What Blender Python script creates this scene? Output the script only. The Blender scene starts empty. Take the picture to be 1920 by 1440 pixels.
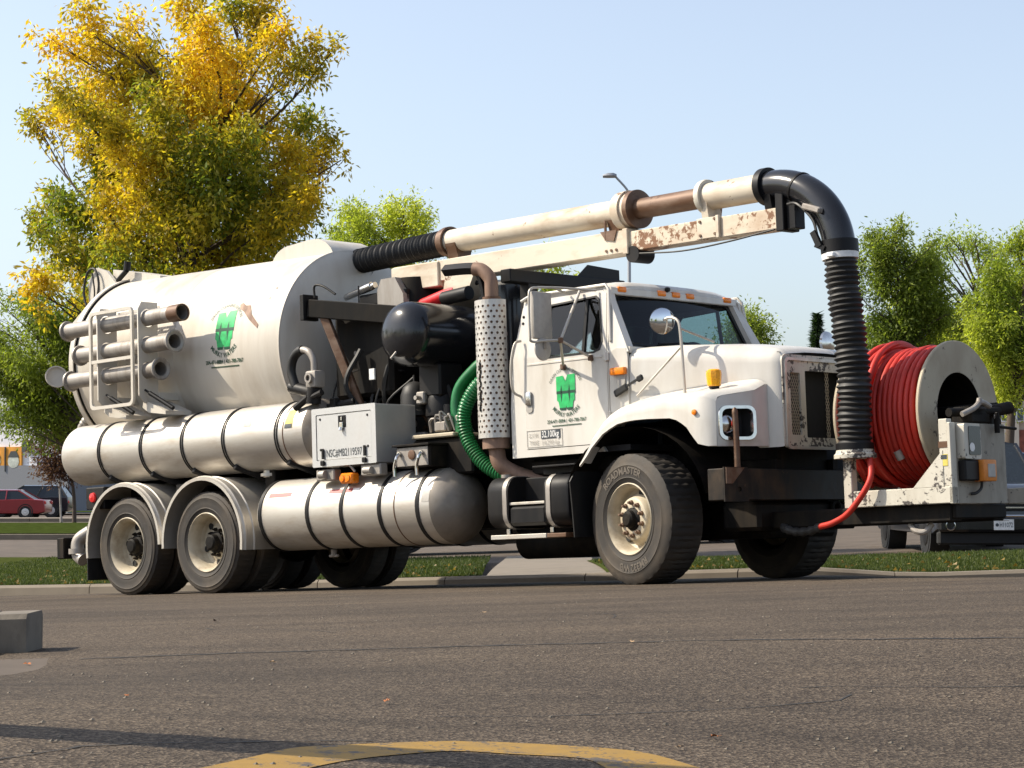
import bpy, bmesh, math, random
import numpy as np
from mathutils import Vector, Matrix
from mathutils.geometry import tessellate_polygon

random.seed(7)
rng = np.random.default_rng(11)
SC = bpy.context.scene
COL = SC.collection
PI = math.pi

# ------------------------------------------------------------------ camera, sky, sun, exposure
CAM_Z = 1.2
cam_data = bpy.data.cameras.new('camera')
cam_data.lens = 75.0
cam_data.sensor_width = 36.0
cam_data.clip_start = 0.1
cam_data.clip_end = 4000
cam = bpy.data.objects.new('camera', cam_data)
COL.objects.link(cam)
PITCH = math.atan((925 - 720) / 4000)
cam.location = (0, 0, CAM_Z)
cam.rotation_euler = (PI / 2 + PITCH, 0, 0)
SC.camera = cam

SUN_EL = math.radians(42)
SUN_AZ = math.radians(84)          # degrees left of straight ahead
sun_dir = Vector((-math.sin(SUN_AZ) * math.cos(SUN_EL), math.cos(SUN_AZ) * math.cos(SUN_EL), math.sin(SUN_EL)))
world = bpy.data.worlds.new('World')
SC.world = world
world.use_nodes = True
wn = world.node_tree
sky = wn.nodes.new('ShaderNodeTexSky')
sky.sky_type = 'NISHITA'
sky.sun_disc = False
sky.sun_elevation = SUN_EL
sky.sun_rotation = -SUN_AZ
sky.air_density = 1.0
sky.dust_density = 2.0
sky.ozone_density = 3.0
sky.altitude = 0
bg = wn.nodes['Background']
bg.inputs['Strength'].default_value = 0.15
hs = wn.nodes.new('ShaderNodeHueSaturation')      # thin autumn haze: the whole sky a little paler
hs.inputs['Saturation'].default_value = 0.66
wn.links.new(sky.outputs['Color'], hs.inputs['Color'])
wn.links.new(hs.outputs['Color'], bg.inputs['Color'])
sun_data = bpy.data.lights.new('sun', 'SUN')
sun_data.energy = 4.8
sun_data.angle = math.radians(0.55)
sun_data.color = (1.0, 0.90, 0.74)
sun = bpy.data.objects.new('sun', sun_data)
COL.objects.link(sun)
sun.rotation_euler = sun_dir.to_track_quat('Z', 'Y').to_euler()
SC.view_settings.view_transform = 'Standard'
SC.view_settings.look = 'None'
SC.view_settings.gamma = 1.0
SC.view_settings.exposure = 0.55
SC.render.engine = 'CYCLES'
SC.cycles.use_denoising = True
SC.cycles.max_bounces = 8
SC.cycles.transparent_max_bounces = 16

# ------------------------------------------------------------------ helpers
def at(px, py, Y):
    """point seen at a photo pixel (1920 wide) at depth Y"""
    a = (px - 960) / 4000.0
    b = (720 - py) / 4000.0
    c, s = math.cos(PITCH), math.sin(PITCH)
    d = Vector((a, c - b * s, s + b * c))
    k = Y / d.y
    return Vector((d.x * k, Y, CAM_Z + d.z * k))

def catmull(pts, n=8):
    pts = [Vector(p) for p in pts]
    P = [pts[0] * 2 - pts[1]] + pts + [pts[-1] * 2 - pts[-2]]
    out = []
    for i in range(1, len(P) - 2):
        p0, p1, p2, p3 = P[i - 1], P[i], P[i + 1], P[i + 2]
        for k in range(n):
            t = k / n
            out.append(0.5 * ((2 * p1) + (p2 - p0) * t + (2 * p0 - 5 * p1 + 4 * p2 - p3) * t * t + (3 * p1 - p0 - 3 * p2 + p3) * t ** 3))
    out.append(pts[-1].copy())
    return out

def resample(pts, step):
    pts = [Vector(p) for p in pts]
    d = [0.0]
    for a, b in zip(pts, pts[1:]):
        d.append(d[-1] + (b - a).length)
    n = max(2, int(d[-1] / step))
    out, j = [], 0
    for i in range(n + 1):
        s = d[-1] * i / n
        while j < len(d) - 2 and d[j + 1] < s:
            j += 1
        t = (s - d[j]) / max(1e-9, d[j + 1] - d[j])
        out.append(pts[j].lerp(pts[j + 1], min(1, max(0, t))))
    return out

class MB:
    """collects geometry for ONE mesh"""
    def __init__(s):
        s.v = []
        s.f = []
    def add(s, vs, fs):
        o = len(s.v)
        s.v += [tuple(v) for v in vs]
        s.f += [tuple(i + o for i in f) for f in fs]
        return s
    def box(s, c, d, bev=0.0, rot=None, seg=1):
        bm = bmesh.new()
        bmesh.ops.create_cube(bm, size=1.0)
        for v in bm.verts:
            v.co = Vector((v.co.x * d[0], v.co.y * d[1], v.co.z * d[2]))
        if bev > 0:
            bmesh.ops.bevel(bm, geom=list(bm.edges), offset=bev, segments=seg, profile=0.5, affect='EDGES')
        bm.verts.index_update()
        M = rot.to_matrix() if hasattr(rot, 'to_matrix') else (rot if rot is not None else Matrix.Identity(3))
        c = Vector(c)
        s.add([M @ v.co + c for v in bm.verts], [[v.index for v in f.verts] for f in bm.faces])
        bm.free()
        return s
    def b2(s, x0, x1, y0, y1, z0, z1, bev=0.0, seg=1):
        return s.box(((x0 + x1) / 2, (y0 + y1) / 2, (z0 + z1) / 2), (abs(x1 - x0), abs(y1 - y0), abs(z1 - z0)), bev, None, seg)
    def bar(s, p0, p1, w, h, bev=0.0, up=(0, 0, 1)):
        p0, p1 = Vector(p0), Vector(p1)
        d = (p1 - p0)
        L = d.length
        d.normalize()
        y = Vector(up).cross(d)
        if y.length < 1e-4:
            y = Vector((0, 1, 0))
        y.normalize()
        z = d.cross(y)
        return s.box((p0 + p1) / 2, (L, w, h), bev, Matrix((d, y, z)).transposed())
    def path(s, pts, r, n=12, caps=True):
        pts = [Vector(p) for p in pts]
        m = len(pts)
        rad = r if isinstance(r, (list, tuple)) else [r] * m
        t0 = (pts[1] - pts[0]).normalized()
        u = Vector((0, 0, 1)).cross(t0)
        if u.length < 1e-3:
            u = Vector((1, 0, 0)).cross(t0)
        u.normalize()
        vs, fs = [], []
        for i in range(m):
            t = (pts[min(i + 1, m - 1)] - pts[max(i - 1, 0)])
            t.normalize()
            u = (u - t * u.dot(t)).normalized()
            w = t.cross(u)
            for k in range(n):
                a = 2 * PI * k / n
                vs.append(pts[i] + (u * math.cos(a) + w * math.sin(a)) * rad[i])
        for i in range(m - 1):
            for k in range(n):
                k2 = (k + 1) % n
                fs.append((i * n + k, i * n + k2, (i + 1) * n + k2, (i + 1) * n + k))
        if caps:
            fs.append(tuple(range(n))[::-1])
            fs.append(tuple((m - 1) * n + k for k in range(n)))
        return s.add(vs, fs)
    def cyl(s, p0, p1, r0, r1=None, n=24, caps=True):
        return s.path([p0, p1], [r0, r0 if r1 is None else r1], n, caps)
    def lathe(s, prof, origin=(0, 0, 0), axis=(1, 0, 0), n=48, arc=None):
        """prof: list of (along axis, radius)"""
        ax = Vector(axis).normalized()
        u = Vector((0, 0, 1)) if abs(ax.z) < 0.9 else Vector((1, 0, 0))
        u = (u - ax * u.dot(ax)).normalized()
        w = ax.cross(u)
        o = Vector(origin)
        vs, fs = [], []
        m = len(prof)
        for a, r in prof:
            for k in range(n):
                th = 2 * PI * k / n
                vs.append(o + ax * a + (u * math.cos(th) + w * math.sin(th)) * max(r, 1e-5))
        for i in range(m - 1):
            for k in range(n):
                k2 = (k + 1) % n
                fs.append((i * n + k, i * n + k2, (i + 1) * n + k2, (i + 1) * n + k))
        return s.add(vs, fs)
    def loft(s, secs, closed=True, caps=True):
        n = len(secs[0])
        vs = [p for sec in secs for p in sec]
        fs = []
        for i in range(len(secs) - 1):
            for k in range(n if closed else n - 1):
                k2 = (k + 1) % n
                fs.append((i * n + k, i * n + k2, (i + 1) * n + k2, (i + 1) * n + k))
        if caps and closed:
            fs.append(tuple(range(n))[::-1])
            fs.append(tuple((len(secs) - 1) * n + k for k in range(n)))
        return s.add(vs, fs)
    def plate(s, outer, holes, fmap, th):
        """flat outline with holes; fmap(u,v)->3D front point, th: Vector or function giving the back offset"""
        loops = [list(outer)] + [list(h) for h in holes]
        tris = tessellate_polygon([[Vector((u, v, 0)) for u, v in l] for l in loops])
        flat = [p for l in loops for p in l]
        n = len(flat)
        fr = [Vector(fmap(u, v)) for u, v in flat]
        bk = [a + (th(u, v) if callable(th) else Vector(th)) for a, (u, v) in zip(fr, flat)]
        fs = [tuple(t) for t in tris] + [tuple(n + i for i in t[::-1]) for t in tris]
        o = 0
        for l in loops:
            k = len(l)
            for i in range(k):
                j = (i + 1) % k
                fs.append((o + i, o + j, n + o + j, n + o + i))
            o += k
        return s.add(fr + bk, fs)

def finish(me, angle=35):
    me.validate()
    bm = bmesh.new()
    bm.from_mesh(me)
    bmesh.ops.recalc_face_normals(bm, faces=bm.faces)
    bm.to_mesh(me)
    bm.free()
    me.shade_smooth()
    me.set_sharp_from_angle(angle=math.radians(angle))

def mkobj(name, mb, mat, parent=None, angle=35, recalc=True):
    me = bpy.data.meshes.new(name)
    me.from_pydata([tuple(v) for v in mb.v], [], mb.f)
    if recalc:
        finish(me, angle)
    me.materials.append(mat)
    o = bpy.data.objects.new(name, me)
    COL.objects.link(o)
    if parent is not None:
        o.parent = parent
    return o

def share(name, src, parent, loc=(0, 0, 0), rot=(0, 0, 0)):
    o = bpy.data.objects.new(name, src.data)
    COL.objects.link(o)
    o.parent = parent
    o.location = loc
    o.rotation_euler = rot
    return o

def empty(name, loc=(0, 0, 0), rz=0.0, parent=None):
    o = bpy.data.objects.new(name, None)
    COL.objects.link(o)
    o.location = loc
    o.rotation_euler = (0, 0, rz)
    o.parent = parent
    return o

def tag(o, label=None, cat=None, group=None, kind=None):
    if label: o['label'] = label
    if cat: o['category'] = cat
    if group: o['group'] = group
    if kind: o['kind'] = kind
    return o

def rrect(x0, x1, y0, y1, r, n=4):
    out = []
    for cx, cy, a0 in ((x1 - r, y1 - r, 0), (x0 + r, y1 - r, 90), (x0 + r, y0 + r, 180), (x1 - r, y0 + r, 270)):
        for k in range(n + 1):
            a = math.radians(a0 + 90 * k / n)
            out.append((cx + r * math.cos(a), cy + r * math.sin(a)))
    return out

def circ(cx, cy, r, n=20):
    return [(cx + r * math.cos(2 * PI * k / n), cy + r * math.sin(2 * PI * k / n)) for k in range(n)]

# ------------------------------------------------------------------ materials
def new_mat(name):
    m = bpy.data.materials.new(name)
    m.use_nodes = True
    nt = m.node_tree
    return m, nt, nt.nodes['Principled BSDF']

def nd(nt, typ, **k):
    n = nt.nodes.new(typ)
    for a, b in k.items():
        if a in n.inputs: n.inputs[a].default_value = b
        else: setattr(n, a, b)
    return n

def rgba(c):
    return (c[0], c[1], c[2], 1.0)

def ramp(nt, fac, stops):
    r = nt.nodes.new('ShaderNodeValToRGB')
    el = r.color_ramp.elements
    while len(el) < len(stops):
        el.new(0.5)
    for e, (p, c) in zip(el, stops):
        e.position = p
        e.color = rgba(c) if len(c) == 3 else c
    nt.links.new(fac, r.inputs['Fac'])
    return r

def mixc(nt, fac, a, b, mode='MIX'):
    m = nt.nodes.new('ShaderNodeMix')
    m.data_type = 'RGBA'
    m.blend_type = mode
    for idx, val in ((0, fac), (6, a), (7, b)):
        if hasattr(val, 'is_linked'):
            nt.links.new(val, m.inputs[idx])
        else:
            m.inputs[idx].default_value = val if idx == 0 else rgba(val)
    return m.outputs[2]

def noise(nt, scale, detail=4, rough=0.55, vec=None, stretch=None, dist=0.0):
    tc = nt.nodes.new('ShaderNodeTexCoord')
    src = tc.outputs['Object']
    if stretch:
        mp = nt.nodes.new('ShaderNodeMapping')
        mp.inputs['Scale'].default_value = stretch
        nt.links.new(src, mp.inputs['Vector'])
        src = mp.outputs['Vector']
    n = nt.nodes.new('ShaderNodeTexNoise')
    n.inputs['Scale'].default_value = scale
    n.inputs['Detail'].default_value = detail
    n.inputs['Roughness'].default_value = rough
    n.inputs['Distortion'].default_value = dist
    nt.links.new(src, n.inputs['Vector'])
    return n.outputs['Fac']

def bump(nt, bsdf, fac, strength=0.2, dist=0.01):
    b = nt.nodes.new('ShaderNodeBump')
    b.inputs['Strength'].default_value = strength
    b.inputs['Distance'].default_value = dist
    nt.links.new(fac, b.inputs['Height'])
    nt.links.new(b.outputs['Normal'], bsdf.inputs['Normal'])

def weathered(name, base, dirt, amount=0.5, rough=0.4, metal=0.0, scale=3.0, streak=(1, 1, 0.25), chips=None, chip_at=0.68, bmp=0.05, coat=0.0, rdirt=0.8, spec=0.5):
    """paint or metal with dirt patches, streaks and optional chips of another colour"""
    m, nt, b = new_mat(name)
    n1 = noise(nt, scale, 6, 0.6, stretch=streak)
    r1 = ramp(nt, n1, [(0.42, (0, 0, 0)), (0.78, (1, 1, 1))])
    n0 = noise(nt, scale * 0.22, 2)
    r0 = ramp(nt, n0, [(0.3, (0.25, 0.25, 0.25)), (0.7, (1, 1, 1))])
    fac = nt.nodes.new('ShaderNodeMath'); fac.operation = 'MULTIPLY'
    nt.links.new(r1.outputs['Color'], fac.inputs[0]); nt.links.new(r0.outputs['Color'], fac.inputs[1])
    f2 = nt.nodes.new('ShaderNodeMath'); f2.operation = 'MULTIPLY'; f2.inputs[1].default_value = amount
    nt.links.new(fac.outputs[0], f2.inputs[0])
    c = mixc(nt, f2.outputs[0], base, dirt)
    rg = nt.nodes.new('ShaderNodeMapRange')
    rg.inputs['To Min'].default_value = rough; rg.inputs['To Max'].default_value = rdirt
    nt.links.new(f2.outputs[0], rg.inputs['Value'])
    if chips:
        n2 = noise(nt, scale * 5, 5, 0.65)
        n3 = noise(nt, scale * 0.8, 3, 0.5)
        mul = nt.nodes.new('ShaderNodeMath'); mul.operation = 'ADD'
        sc = nt.nodes.new('ShaderNodeMath'); sc.operation = 'MULTIPLY'; sc.inputs[1].default_value = 0.5
        nt.links.new(n3, sc.inputs[0])
        sc2 = nt.nodes.new('ShaderNodeMath'); sc2.operation = 'MULTIPLY'; sc2.inputs[1].default_value = 0.5
        nt.links.new(n2, sc2.inputs[0])
        nt.links.new(sc.outputs[0], mul.inputs[0]); nt.links.new(sc2.outputs[0], mul.inputs[1])
        rc = ramp(nt, mul.outputs[0], [(chip_at - 0.02, (0, 0, 0)), (chip_at + 0.015, (1, 1, 1))])
        c = mixc(nt, rc.outputs['Color'], c, chips)
    nt.links.new(c, b.inputs['Base Color'])
    nt.links.new(rg.outputs['Result'], b.inputs['Roughness'])
    b.inputs['Metallic'].default_value = metal
    b.inputs['Specular IOR Level'].default_value = spec
    if coat: b.inputs['Coat Weight'].default_value = coat; b.inputs['Coat Roughness'].default_value = 0.08
    if bmp: bump(nt, b, n1, bmp, 0.01)
    return m

def plain(name, base, rough=0.5, metal=0.0, var=0.15, scale=20, spec=0.5, trans=0.0):
    m, nt, b = new_mat(name)
    n = noise(nt, scale, 4)
    lo = tuple(max(0, x * (1 - var)) for x in base); hi = tuple(min(1, x * (1 + var)) for x in base)
    r = ramp(nt, n, [(0.3, lo), (0.7, hi)])
    nt.links.new(r.outputs['Color'], b.inputs['Base Color'])
    b.inputs['Roughness'].default_value = rough
    b.inputs['Metallic'].default_value = metal
    b.inputs['Specular IOR Level'].default_value = spec
    if trans: b.inputs['Transmission Weight'].default_value = trans
    return m

M = {}
M['white'] = weathered('white_paint', (0.61, 0.585, 0.535), (0.29, 0.235, 0.165), 0.8, 0.35, scale=4.2, coat=0.25, bmp=0.02)
M['tank'] = weathered('tank_paint', (0.57, 0.53, 0.46), (0.30, 0.23, 0.16), 0.8, 0.42, scale=2.6, streak=(1.6, 1, 0.22), bmp=0.02, chips=(0.22, 0.16, 0.11), chip_at=0.69)
M['beam'] = weathered('boom_paint', (0.60, 0.535, 0.43), (0.27, 0.16, 0.08), 0.95, 0.5, scale=4.5, streak=(0.5, 1, 1.5), chips=(0.16, 0.08, 0.04), chip_at=0.625)
M['beamrust'] = weathered('rusted_boom_paint', (0.58, 0.51, 0.40), (0.28, 0.14, 0.06), 0.95, 0.55, scale=4.0, streak=(0.6, 1, 1.2), chips=(0.17, 0.075, 0.03), chip_at=0.565)
M['flange'] = weathered('flange_paint', (0.40, 0.345, 0.25), (0.15, 0.10, 0.055), 1.0, 0.65, scale=3.2, streak=(1, 1, .6), bmp=.06, chips=(0.07, 0.05, 0.035), chip_at=0.60)
M['chipped'] = weathered('chipped_white', (0.55, 0.52, 0.44), (0.25, 0.20, 0.14), 0.7, 0.55, scale=6, chips=(0.06, 0.05, 0.045), chip_at=0.56)
M['cream'] = weathered('cream_paint', (0.42, 0.36, 0.26), (0.17, 0.12, 0.07), 0.9, 0.65, scale=5, chips=(0.08, 0.05, 0.03), chip_at=0.65)
M['panelgrey'] = weathered('dirty_panel', (0.30, 0.275, 0.225), (0.12, 0.10, 0.075), 0.9, 0.7, scale=8, streak=(1, 1, .4), chips=(0.05, 0.04, 0.035), chip_at=0.63)
M['alu'] = weathered('aluminium', (0.58, 0.55, 0.50), (0.28, 0.21, 0.14), 0.95, 0.44, metal=0.7, scale=5, streak=(0.5, 1.5, 2.0), bmp=0.05, rdirt=0.7)
M['head'] = weathered('dark_tank_head', (0.26, 0.23, 0.195), (0.11, 0.088, 0.065), 0.9, 0.5, metal=0.45, scale=7, streak=(1, 1, 1), bmp=0.06)  # front tank heads: darker and duller than the shell
M['alu_dull'] = weathered('dull_aluminium', (0.50, 0.47, 0.42), (0.28, 0.23, 0.17), 0.75, 0.5, metal=0.55, scale=5, streak=(1.5, 1, 0.8), bmp=0.05)
M['steel'] = weathered('galvanised_steel', (0.33, 0.305, 0.275), (0.12, 0.09, 0.065), 0.95, 0.5, metal=0.35, scale=9, bmp=0.05)
M['boxalu'] = weathered('toolbox_aluminium', (0.60, 0.60, 0.59), (0.40, 0.38, 0.35), 0.5, 0.4, metal=0.6, scale=6, streak=(1, 1, 1), bmp=0.03)
M['black'] = weathered('black_paint', (0.007, 0.007, 0.008), (0.032, 0.026, 0.02), 0.6, 0.45, scale=5, bmp=0.05, spec=0.22)
M['gloss'] = weathered('black_gloss', (0.010, 0.011, 0.014), (0.035, 0.032, 0.03), 0.4, 0.14, scale=4, bmp=0.0, rdirt=0.45)
M['grime'] = weathered('greasy_black', (0.006, 0.0055, 0.005), (0.040, 0.029, 0.018), 0.8, 0.65, scale=8, bmp=0.12, spec=0.15)
M['bumper'] = weathered('worn_bumper', (0.010, 0.009, 0.008), (0.085, 0.055, 0.032), 0.9, 0.5, scale=7, streak=(1, 1, .6), bmp=0.1, chips=(0.11, 0.06, 0.03), chip_at=0.64, spec=0.25)
M['rubber'] = weathered('black_rubber', (0.014, 0.014, 0.014), (0.05, 0.047, 0.043), 0.5, 0.5, scale=7, bmp=0.05, chips=(0.11, 0.105, 0.10), chip_at=0.70, spec=0.35)
M['hosegrey'] = weathered('scuffed_hose', (0.016, 0.016, 0.016), (0.045, 0.042, 0.038), 0.5, 0.55, scale=5, bmp=0.05, chips=(0.17, 0.165, 0.155), chip_at=0.655)
M['tyre'] = weathered('tyre_rubber', (0.036, 0.032, 0.028), (0.115, 0.096, 0.072), 0.75, 0.75, scale=4, streak=(1, 1, 1), bmp=0.05)
def tyre_mat():
    m = weathered('tyre_rubber', (0.030, 0.027, 0.024), (0.105, 0.085, 0.062), 0.8, 0.75, scale=4, streak=(1, 1, 1), bmp=0.05)
    nt = m.node_tree; b = nt.nodes['Principled BSDF']
    tc = nt.nodes.new('ShaderNodeTexCoord')
    mp = nt.nodes.new('ShaderNodeMapping'); mp.inputs['Scale'].default_value = (1, 0, 1)
    nt.links.new(tc.outputs['Object'], mp.inputs['Vector'])
    ln = nt.nodes.new('ShaderNodeVectorMath'); ln.operation = 'LENGTH'
    nt.links.new(mp.outputs['Vector'], ln.inputs[0])
    r = ramp(nt, ln.outputs['Value'], [(.30, (.35, .34, .33)), (.338, (.45, .43, .42)), (.355, (1.15, 1.08, 1.0)), (.372, (.75, .72, .70)), (.44, (.85, .80, .76)), (.455, (1.35, 1.25, 1.12)), (.50, (1.2, 1.1, 1.0)), (.55, (.8, .76, .72))])
    src = b.inputs['Base Color'].links[0].from_socket
    c = mixc(nt, 1.0, src, r.outputs['Color'], 'MULTIPLY')
    nt.links.new(c, b.inputs['Base Color'])
    return m
M['tyre'] = tyre_mat()
M['tread'] = weathered('tyre_dusty', (0.035, 0.030, 0.025), (0.075, 0.062, 0.047), 0.8, 0.8, scale=12, bmp=0.1)
M['letter'] = plain('tyre_lettering', (0.095, 0.080, 0.064), 0.75)
M['rim'] = weathered('rim_paint', (0.48, 0.42, 0.31), (0.20, 0.14, 0.08), 0.95, 0.55, scale=8, streak=(1, 1, 1), bmp=0.04, chips=(0.16, 0.10, 0.05), chip_at=0.70)
M['rust'] = weathered('rusty_steel', (0.115, 0.058, 0.030), (0.27, 0.20, 0.15), 0.8, 0.5, metal=0.25, scale=5, streak=(0.7, 2, 2), bmp=0.06, chips=(0.07, 0.03, 0.015), chip_at=0.63)
M['rustpipe'] = weathered('heat_rust', (0.24, 0.15, 0.105), (0.07, 0.038, 0.025), 0.95, 0.6, metal=0.2, scale=10, bmp=0.08)
M['chrome'] = plain('bright_metal', (0.62, 0.61, 0.59), 0.16, 1.0, 0.1)
M['mirror'] = plain('mirror_glass', (0.75, 0.77, 0.80), 0.02, 1.0, 0.0)
M['heat'] = weathered('heat_shield', (0.58, 0.56, 0.52), (0.25, 0.19, 0.14), 0.55, 0.42, metal=0.55, scale=6, bmp=0.03)
M['amber'] = plain('amber_lens', (0.85, 0.22, 0.01), 0.2, 0, 0.2, 60)
M['beacon'] = plain('beacon_lens', (0.90, 0.36, 0.01), 0.18, 0, 0.25, 70)
M['redlens'] = plain('red_lens', (0.55, 0.02, 0.02), 0.2, 0, 0.2, 60)
M['redpaint'] = plain('red_paint', (0.55, 0.015, 0.02), 0.35)
M['redhose'] = weathered('red_hose', (0.50, 0.022, 0.010), (0.15, 0.020, 0.014), 0.95, 0.5, scale=9, bmp=0.04)
M['green'] = plain('green_hose', (0.006, 0.125, 0.034), 0.36, 0, 0.25, 8)
M['logo'] = plain('logo_green', (0.012, 0.38, 0.10), 0.45, 0, 0.35, 14)
M['logodark'] = plain('logo_dark_green', (0.004, 0.055, 0.028), 0.45, 0, 0.3, 14)
M['decal'] = plain('decal_dark', (0.035, 0.045, 0.055), 0.5, 0, 0.2)
M['decalwhite'] = plain('decal_white', (0.72, 0.72, 0.70), 0.5)
M['decalgrey'] = plain('decal_grey', (0.36, 0.34, 0.31), 0.5, 0, 0.1)
M['yellowdecal'] = plain('yellow_label', (0.62, 0.50, 0.10), 0.55)
M['orangebox'] = plain('orange_plastic', (0.62, 0.20, 0.02), 0.5)
M['interior'] = plain('cab_interior', (0.022, 0.022, 0.025), 0.7)
M['seat'] = plain('grey_seat', (0.10, 0.11, 0.13), 0.85)
M['gap'] = plain('shut_line', (0.01, 0.01, 0.01), 0.8)
M['reflred'] = plain('red_reflective_tape', (0.36, 0.06, 0.06), 0.5)

def glass_mat(name, tint, ior=1.45, rough=0.0, refl=1.0):
    m, nt, b = new_mat(name)
    nt.nodes.remove(b)
    out = nt.nodes['Material Output']
    tr = nd(nt, 'ShaderNodeBsdfTransparent', Color=rgba(tint))
    gl = nd(nt, 'ShaderNodeBsdfGlossy', Roughness=rough)
    fr = nd(nt, 'ShaderNodeFresnel', IOR=ior)
    mx = nt.nodes.new('ShaderNodeMixShader')
    nt.links.new(fr.outputs[0], mx.inputs[0])
    nt.links.new(tr.outputs[0], mx.inputs[1])
    nt.links.new(gl.outputs[0], mx.inputs[2])
    nt.links.new(mx.outputs[0], out.inputs['Surface'])
    return m
M['glass'] = glass_mat('window_glass', (0.72, 0.84, 0.83))
M['wsglass'] = glass_mat('windscreen_glass', (0.40, 0.50, 0.54), 1.45)
M['carglass'] = plain('car_glass', (0.015, 0.02, 0.025), 0.05)

# text as flat outlines --------------------------------------------------------
_tc = {}
def text_geo(s, size=1.0, bold=0.0, sx=1.0):
    """(verts2d, faces, width) of a line of lettering, left aligned at 0, baseline 0"""
    key = (s, bold)
    if key not in _tc:
        cu = bpy.data.curves.new('lettering', 'FONT')
        cu.body = s
        cu.size = 1.0
        cu.offset = bold
        cu.resolution_u = 3
        o = bpy.data.objects.new('lettering', cu)
        COL.objects.link(o)
        dg = bpy.context.evaluated_depsgraph_get()
        me = o.evaluated_get(dg).to_mesh()
        v = [(p.co.x, p.co.y) for p in me.vertices]
        f = [tuple(p.vertices) for p in me.polygons]
        o.evaluated_get(dg).to_mesh_clear()
        bpy.data.objects.remove(o)
        bpy.data.curves.remove(cu)
        _tc[key] = (v, f)
    v, f = _tc[key]
    x0 = min(p[0] for p in v); x1 = max(p[0] for p in v)
    return [((p[0] - x0) * size * sx, p[1] * size) for p in v], f, (x1 - x0) * size * sx

def letters(mb, s, size, fmap, bold=0.0, sx=1.0, width=None):
    v, f, w = text_geo(s, size, bold, sx)
    if width:
        k = width / w
        v = [(a * k, b) for a, b in v]
        w = width
    mb.add([fmap(a - w / 2, b) for a, b in v], f)
    return w
# ================================================================== the vacuum truck
# local frame: x forward, y to the truck's left (away from the camera), z up, origin under the front axle
R_ = Matrix(((0.717324, 0.695993, -0.032250), (-0.695290, 0.718049, 0.031260), (0.044914, 0.0, 0.998991)))
TRUCK_M = Matrix.Translation((1.829065, 18.818208, CAM_Z - 0.768795)) @ R_.to_4x4()
truck = bpy.data.objects.new('vacuum_truck', None)
COL.objects.link(truck)
truck.matrix_world = TRUCK_M
tag(truck, 'white vacuum truck with round tank, boom hose and red hose reel on its nose', 'truck')

def part(name, mb, mat, parent=None, angle=35):
    return mkobj(name, mb, M[mat], parent or truck, angle)
V = Vector
XR1, XR2 = -5.73, -7.10          # rear axles

# ---- chassis -------------------------------------------------------------------
for sy in (-1, 1):
    part('frame_rail', MB().b2(-8.35, 1.0, sy * .40 - .04, sy * .40 + .04, .74, 1.02, .008), 'grime')
mb = MB()
for x in (-8.2, -6.4, -4.6, -3.0, -1.4, .6):
    mb.b2(x - .06, x + .06, -.37, .37, .76, .98)
part('crossmember', mb, 'grime')
for x in (XR1, XR2):
    mb = MB().cyl((x, -.95, .52), (x, .95, .52), .085, n=16)
    mb.lathe([(-.24, .0), (-.24, .12), (-.14, .2), (.0, .23), (.14, .2), (.24, .12), (.24, 0)], (x, 0, .52), (0, 1, 0), 20)
    part('rear_axle', mb, 'grime')
part('front_axle', MB().b2(-.07, .07, -.85, .85, .36, .48, .02), 'grime')
part('driveshaft', MB().cyl((-5.6, 0, .6), (-1.0, 0, .72), .06, n=14), 'grime')
part('engine', MB().b2(-.3, .95, -.4, .4, .62, 1.5, .05), 'grime')
part('transmission', MB().b2(-1.5, -.3, -.28, .28, .55, .95, .08), 'grime')
mb = MB()
for sy in (-1, 1):
    mb.path([(XR2 - .75, sy * .40, .78), (XR2, sy * .42, .62), (XR1, sy * .42, .62), (XR1 + .75, sy * .40, .78)], .06, 8)
    mb.path([(-.8, sy * .40, .72), (0, sy * .42, .55), (.85, sy * .40, .72)], .05, 8)
part('leaf_spring', mb, 'grime')
part('sub_frame', MB().b2(-8.3, -1.7, -.46, .46, 1.02, 1.32, .02), 'grime')
part('belly_plate', MB().b2(-4.9, -2.0, -.5, .5, .55, .76, .03), 'grime')

# ---- wheels --------------------------------------------------------------------
def tyre_mb(Rt, W, ntread, depth=.016, n=150):
    side = [(.045, .288), (.018, .305), (.004, .345), (-.001, .351), (.004, .358), (.0, .40), (.003, .448), (-.001, .456), (.005, .464), (.010, .49)]
    sh = [(.020, Rt - .035), (.030, Rt - .014)]
    cols = [(.036 + (W - .072) * i / ntread, Rt - .004 * (abs(2 * i / ntread - 1) ** 2)) for i in range(ntread + 1)]
    prof = side + sh + cols + [(W - a, r) for a, r in reversed(sh)] + [(W - a, r) for a, r in reversed(side)]
    i0 = len(side) + 1
    i1 = i0 + len(cols) + 1
    vs, fs = [], []
    m = len(prof)
    for i, (a, r) in enumerate(prof):
        for k in range(n):
            rr = r
            if i0 <= i <= i1:
                c = i - i0
                edge = i in (i0, i0 + 1, i1, i1 - 1)
                blk = (k + 2 * (c % 2)) % 5
                if blk == 0: rr -= .006 if edge else depth
            th = 2 * PI * k / n
            vs.append((rr * math.cos(th), a, rr * math.sin(th)))
    for i in range(m - 1):
        for k in range(n):
            k2 = (k + 1) % n
            fs.append((i * n + k, (i + 1) * n + k, (i + 1) * n + k2, i * n + k2))
    mb = MB(); mb.add(vs, fs)
    return mb

def side_a(r):
    pts = [(.345, .004), (.40, -.001), (.45, .002), (.49, .010), (.525, .020)]
    for (r0, a0), (r1, a1) in zip(pts, pts[1:]):
        if r <= r1: return a0 + (a1 - a0) * (r - r0) / (r1 - r0)
    return .02

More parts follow.
